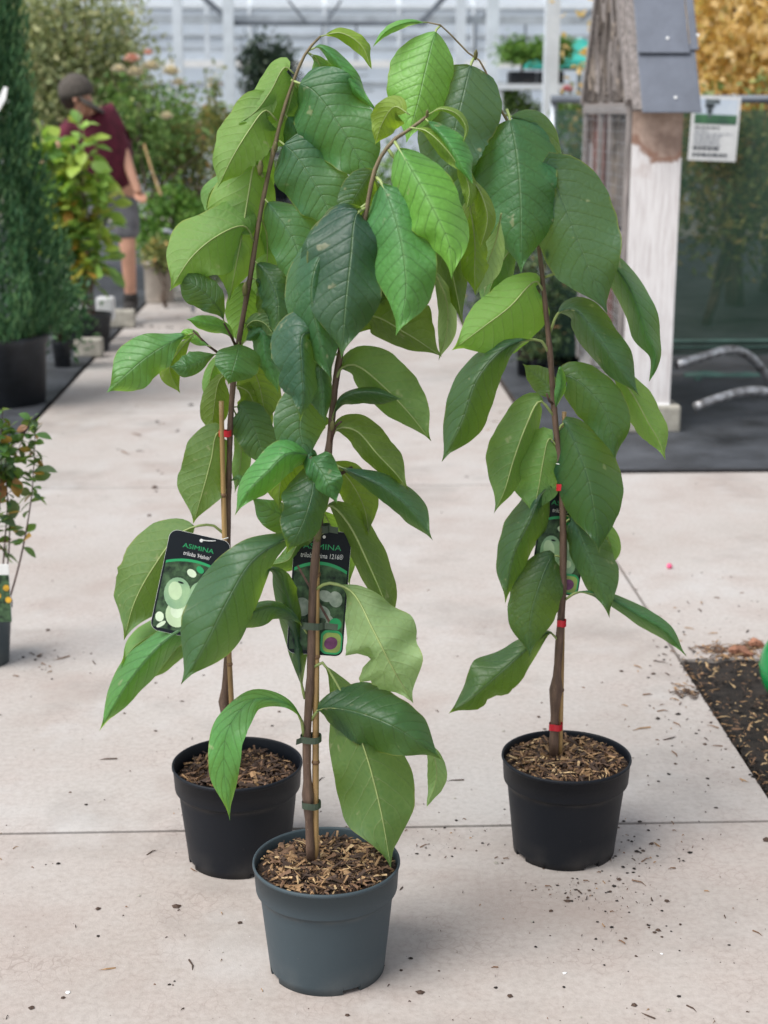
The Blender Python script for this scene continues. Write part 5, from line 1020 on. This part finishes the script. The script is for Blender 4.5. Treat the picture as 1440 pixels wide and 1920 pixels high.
for x1, y, m, hh in ((.62, .50, M_ink2, .022), (.36, .455, M_ink, .014), (.88, .415, M_ink, .014), (.66, .38, M_ink, .014), (.60, .345, M_ink, .014), (.62, .31, M_ink, .014), (.60, .275, M_ink, .014), (.66, .24, M_ink, .014), (.62, .17, M_ink2, .045), (.80, .07, M_ink2, .045)):
    x = .08
    while x < x1:
        wd = rg.uniform(.05, .13); sgbox('print_line', x, min(x1, x + wd), y, y + hh, -.0025, -.0012, m); x += wd + .025
for x in (.12, .88): MB().tube([M_sg @ Vector((x * sw, .006, sh)), M_sg @ Vector((x * sw, .06, sh + .015)), M_sg @ Vector((x * sw, .13, sh - .01))], .004, 6).build('hook', M_steel, SG)
b = Vector((at(1420, 200, 12.0).x, 12.2, .006)); bg_tree('autumn_tree', 'orange-leaved autumn tree behind the green netting fence', 'tree', b, at(1400, 110, 12.2) , (1.05, .7, 1.15), 9500, .085, F_orange, 61, .05, None, 60, .6, 2, .22)
b2 = Vector((at(1540, 200, 12.0).x, 13.2, .006)); bg_tree('autumn_tree', 'second golden tree further right behind the netting', 'tree', b2, at(1500, 60, 13.2), (1.2, .8, 1.4), 6000, .09, F_orange, 62, .05, None, 50, .6, 2, .22)
bg_tree('hedge_shrub', 'olive shrub seen darkly through the netting', 'shrub', Vector((at(1340, 400, 11).x, 11, .006)), at(1370, 320, 11), (.9, .4, .6), 2600, .08, F_mixed, 63, .02, None, 30, .5, 4)

# ------------------------------------------------------------------ hand truck handles, green ball
M_chrome = simple('worn_galvanised', (.55, .56, .58), .38, .5, 26, .3, 90, metal=.7, col2=(.10, .09, .085))
Yh = 7.35; HT = thing('hand_truck', 'galvanised hand truck with two bent handles at the right edge', 'hand truck', Vector((at(1500, 760, Yh).x, Yh, .006)))
def handle(pts, Y0, Y1): S = spline(pts, 24); MB().tube([at(s[0], s[1], Y0 + (Y1 - Y0) * i / 23) for i, s in enumerate(S)], .0225, 12).build('handle', M_chrome, HT, True)
handle([(1270, 684), (1320, 668), (1372, 656), (1408, 670), (1440, 708), (1490, 768)], Yh - .1, Yh + .35); handle([(1305, 762), (1360, 743), (1408, 733), (1450, 738), (1500, 762), (1540, 800)], Yh - .45, Yh - .1)
a = at(1490, 768, Yh + .35); b = at(1540, 800, Yh - .1); MB().tube([a, b], .02, 10).build('cross_bar', M_chrome, HT, True)
for q_ in (a, b): MB().tube([q_, q_ + Vector((.55, 0, -.22 if q_.z > .25 else -.1))], .02, 10).build('frame_rail', M_chrome, HT, True)
for q_ in (a, b): MB().lathe([(.05, -.03), (.12, -.03), (.13, 0), (.12, .03), (.05, .03)], (0, 0, 0), 24).build('wheel', M_potblack, HT, True).matrix_local = Matrix.Translation(Vector((q_.x + .6, q_.y, .136)) - HT.location) @ Matrix.Rotation(R_(90), 4, 'X')
rb_ = .125; pc = ground(1512, 1338); GB = MB(); GB.lathe([(rb_ * math.cos(t), rb_ + rb_ * .97 * math.sin(t)) for t in np.linspace(-1.57, 1.57, 25)], (0, 0, 0), 48)
M_gball = simple('glossy_green_plastic', (.0, .24, .055), .22, .08, 10); BT = thing('green_ball', 'glossy green plastic ball cut off by the right edge, on the soil', 'ball', Vector((pc.x, pc.y, .0)))
o = GB.build('shell', M_gball, None, True); o.parent = BT; MB().tube([(0, 0, rb_ * 1.96), (0, 0, rb_ * 2.0)], [.012, .008], 10).build('valve', M_potgrey, None).parent = BT
ring = MB().tube([(rb_ * 1.002 * math.cos(t), rb_ * 1.002 * math.sin(t), rb_) for t in np.linspace(0, 6.283, 49)], .0012, 5).build('seam', M_gball, None, True); ring.parent = BT

# ------------------------------------------------------------------ small hypericum in a pot at the left edge, lower down
Yk = ground(0, 1258).y + .075; kb = Vector((at(-30, 1190, Yk).x, Yk, .0005)); HY = thing('potted_hypericum', 'small leggy shrub with reddish stems in a grey pot at the left edge', 'potted plant', kb)
zr_ = at(10, 1128, Yk).z; round_pot(HY, kb, at(22, 1135, Yk).x - kb.x, zr_, M_potgrey, .78)
HC = [(.035, .10, .05), (.05, .14, .05), (.06, .17, .05), (.09, .22, .05), (.045, .09, .06)]; rg = random.Random(77)
for pts, r in (([(10, 1150), (38, 1050), (58, 940), (64, 862), (66, 800)], .0028), ([(0, 1150), (8, 1030), (14, 940), (10, 870), (20, 800)], .0026), ([(-8, 1150), (14, 1060), (18, 960), (12, 900), (40, 830), (58, 786)], .0024), ([(-10, 1150), (-4, 1000), (2, 900), (2, 830), (5, 770)], .0026), ([(-40, 1150), (-50, 1000), (-45, 880), (-55, 800)], .0026)):
    S = spline(pts, 26); dy0 = rg.uniform(-.03, .05); P3 = [at(s[0], s[1], Yk + dy0 * i / 25) for i, s in enumerate(S)]; MB().tube(P3, [r * (1.1 - .7 * i / 25) for i in range(26)], 6).build('stem', M_twig, HY, True)
    for i in range(7, 26):
        if i < 15 and rg.random() < .6: continue
        for s_ in (-1, 1, -1, 1) if i > 15 else (-1, 1):
            if rg.random() < .15: continue
            d = Vector((s_ * rg.uniform(.2, 1), rg.uniform(-.9, .6), rg.uniform(-.6, .8))); place_leaf(HY, P3[i], d, rg.uniform(.028, .055) * (1 if i < 22 else .75), rg.choice(HC if rg.random() < .9 else [(.40, .20, .06), (.30, .10, .05)]), rg)
for px, py, dx, dz, L, ci in ((68, 880, 1, .12, .058, 4), (66, 905, -.3, .8, .03, 2), (62, 925, 1, -.55, .03, 0), (60, 925, -1, -.4, .055, 4), (66, 814, 1, .05, .045, 1), (20, 935, .35, -1, .055, 4), (26, 895, .4, -1, .055, 6), (40, 960, -1, 0, .04, 6)):
    place_leaf(HY, at(px, py, Yk), (dx, -.25, dz), L, (HC + [(.06, .16, .05), (.45, .22, .07)])[ci], rg, .3)
lc = at(4, 1110, Yk - .10); lw, lh = .055, .085
MB().box((lc.x - lw / 2, lc.y, lc.z - lh), (lc.x + .022, lc.y + .002, lc.z + .078)).build('care_label', M_white, HY, bevel=.001)
MB().box((lc.x - lw / 2, lc.y - .0012, lc.z - lh), (lc.x + .0205, lc.y - .0004, lc.z + .048)).build('label_print', M_tagphoto, HY)
M_yel = simple('print_yellow', (.75, .42, .03), .5, .3, 60)
for x, z in ((.012, .012), (.016, -.022), (-.012, -.01)): MB().tube([lc + Vector((x, -.0025, z)), lc + Vector((x, -.0015, z))], .009, 7).build('flower_print', M_yel, HY)

# ------------------------------------------------------------------ glasshouse across the back
GH = thing('glasshouse', 'long pale glasshouse with steel posts and glazed roof across the background', 'glasshouse', Vector((0, 24, 0)))
def pane_mat():
    m, nt, out = nodes('whitewashed_glass'); k = NT(nt); P = k.n('TexCoord').outputs['Object']; nz = k.noise(P, 1.3, 3); b_ = k.n('BsdfPrincipled')
    k.l(k.ramp(nz, [(.3, (.60, .66, .73)), (.7, (.74, .79, .84))]), b_.inputs['Base Color']); b_.inputs['Roughness'].default_value = .35
    t = k.n('BsdfTranslucent'); t.inputs[0].default_value = (.80, .85, .90, 1); mx = k.n('MixShader'); mx.inputs[0].default_value = .45; k.l(b_.outputs[0], mx.inputs[1]); k.l(t.outputs[0], mx.inputs[2]); k.l(mx.outputs[0], out.inputs[0]); return m
M_pane = pane_mat(); Yg = 27.0
zg = [.25, .75, 1.25, 1.62, 1.98, 2.34, 2.75, 3.2]; xg_ = [-7.5 + 1.25 * i for i in range(16)]
for i in range(15):
    for j in range(7):
        tilt = rg.uniform(-.006, .006); o = MB().box((xg_[i] + .03, Yg + tilt, zg[j] + .025), (xg_[i + 1] - .03, Yg + .008 + tilt, zg[j + 1] - .025)).build('pane', M_pane, GH)
for x in xg_: MB().box((x - .03, Yg - .04, 0), (x + .03, Yg + .04, 3.2)).build('mullion', M_palesteel, GH)
for j, z in enumerate(zg): MB().box((-7.5, Yg - .03, z - .025), (11.3, Yg + .03, z + .025)).build('transom', M_palesteel if j % 2 else M_steel, GH)
MB().box((-7.5, Yg - .02, .006), (11.3, Yg + .06, .22)).build('plinth', M_block, GH)
# roof slope of panes rising towards the back
for i in range(15):
    for j in range(4):
        y0 = Yg + .1 + j * 1.2; z0 = 3.24 + j * .42; x0, x1 = xg_[i] + .04, xg_[i + 1] - .04
        MB().add([(x0, y0, z0), (x1, y0, z0), (x1, y0 + 1.16, z0 + .40), (x0, y0 + 1.16, z0 + .40)], [(0, 1, 2, 3)]).build('roof_pane', M_pane, GH)
for x in xg_: MB().bar((x, Yg + .1, 3.2), (x, Yg + 5, 4.93), .05).build('rafter', M_palesteel, GH)
# nearer frame: posts, gutter and braces
def post(px, w, Y, z1=3.4, mat=None): v = at(px, 200, Y); MB().box((v.x - w / 2, Y - w / 2, .006), (v.x + w / 2, Y + w / 2, z1)).build('post', mat or M_palesteel, GH)
for px, w, Y, m in ((262, .13, 17, None), (338, .11, 19, None), (432, .13, 20, None), (392, .07, 22, None), (862, .12, 20, None), (921, .14, 19, None), (1031, .115, 13.2, None), (1190, .12, 19, None)): post(px, w, Y, 3.4, m)
def strip(px0, px1, py, Y, h, nm='gutter', mat=None): a, b = at(px0, py, Y), at(px1, py, Y); MB().box((a.x, Y - .04, a.z - h / 2), (b.x, Y + .04, a.z + h / 2)).build(nm, mat or M_palesteel, GH)
strip(180, 1260, 36, 20.2, .10, 'gutter', M_steel); strip(420, 800, 44, 20.1, .05, 'tie_beam', M_darksteel); strip(180, 1260, 92, 23, .05, 'rail', M_steel); strip(180, 1260, 120, 22, .09, 'bench_edge', M_white)
for a, b, w in (((378, -8), (434, 42), .07), (((838, -10)), (785, 48), .07), ((540, 0), (572, 40), .03), ((930, 0), (905, 34), .03), ((1090, 36), (1140, 0), .04), ((640, 0), (615, 38), .03)): MB().bar(at(*a, 20), at(*b, 20), w).build('brace', M_darksteel, GH)
for px in (327, 605, 668, 890, 985): a, b = at(px, 40, 22.5), at(px, 118, 22.5); MB().bar(a, b, .03).build('hanger', M_darksteel, GH)
# staging seen between the crowns
for i, (x0, x1, y, hgt) in enumerate(((600, 690, 128, .05), (600, 690, 142, .04), (600, 690, 156, .04), (600, 700, 170, .05))): strip(x0, x1, y, 20.5, hgt * .6, 'staging_shelf', M_steel)
# low interior benches with plants: clipped topiary on display table at right
tb = gp(985, 14.6); DT = thing('display_table', 'grey display table with planters beside the near glasshouse post', 'table', tb)
zt_ = at(985, 158, 14.6).z; xa, xb = at(925, 158, 14.6).x, at(1075, 158, 14.6).x
MB().box((xa, 14.4, zt_ - .05), (xb, 15.0, zt_)).build('tabletop', M_palesteel, DT)
for x in (xa + .05, xb - .05):
    for y in (14.45, 14.95): MB().box((x - .02, y - .02, .006), (x + .02, y + .02, zt_ - .05)).build('leg', M_palesteel, DT)
for i, (px0, px1, pxc) in enumerate(((956, 1006, 980), (1012, 1058, 1036))):
    a = at(px0, 156, 14.5); b = at(px1, 132, 14.5); bt = Vector(((a.x + b.x) / 2, 14.6, zt_)); T = thing('clipped_bush', ('wide pale green clipped bush in a black planter left of the near post', 'clipped bush in a black planter right of the near post')[i], 'potted shrub', bt, 'clipped bushes on the display table')
    MB().box((a.x, 14.5, zt_ + .002), (b.x, 14.75, zt_ + (b.z - a.z))).build('planter', M_potblack, T, bevel=.008); rs = np.random.RandomState(70 + i); leaf_cloud('crown', blob_pts(at(pxc, 97, 14.6), (.20 if i == 0 else .16, .14, .10), 1300, rs, 20, .4, .3), .05, F_bright, T, 70 + i)
    MB().tube([bt + Vector((0, .02, b.z - a.z - .02)), at(pxc, 97, 14.62)], .012, 6).build('trunk', M_twigbark, T)
bg_tree('dark_shrub', 'dark green plants under the display table', 'shrub', gp(975, 14.9), at(975, 195, 14.7), (.24, .18, .14), 900, .05, F_green, 72, .01, None, 14, .5, 2)
strip(915, 1015, 240, 14.0, .05, 'bench_edge', M_white)
# teal parasol far behind the table, and roses below it
pb = gp(1085, 17.5); PA = thing('teal_parasol', 'teal garden parasol between the near post and the insect hotel', 'parasol', pb); M_teal = simple('teal_canvas', (.03, .36, .30), .8, .2, 6)
pt = at(1088, 70, 17.5); n = 8; vs = [pt]; rim = [pt + Vector((.62 * math.cos(k * .785), .62 * math.sin(k * .785), -.26)) for k in range(8)]
MB().add([pt] + rim + [r + Vector((0, 0, -.07)) for r in rim], [(0, 1 + k, 1 + (k + 1) % 8) for k in range(8)] + [(1 + k, 9 + k, 9 + (k + 1) % 8, 1 + (k + 1) % 8) for k in range(8)]).build('canopy', M_teal, PA); MB().tube([pb, pt], .025, 8).build('pole', M_palesteel, PA, True)
for k in range(8): MB().tube([pt - Vector((0, 0, .03)), rim[k] - Vector((0, 0, .01))], .007, 5).build('rib', M_palesteel, PA)
T = bg_tree('rose_bush', 'rose bush with one pink and one cream bloom left of the insect hotel', 'rose bush', gp(1070, 12.6), at(1068, 225, 12.6), (.14, .12, .16), 500, .05, F_green, 75, .01, None, 12, .5, 2); rg = random.Random(2); bloom(T, at(1064, 168, 12.5), .05, M_rose, rg); bloom(T, at(1080, 192, 12.5), .045, M_cream, rg)
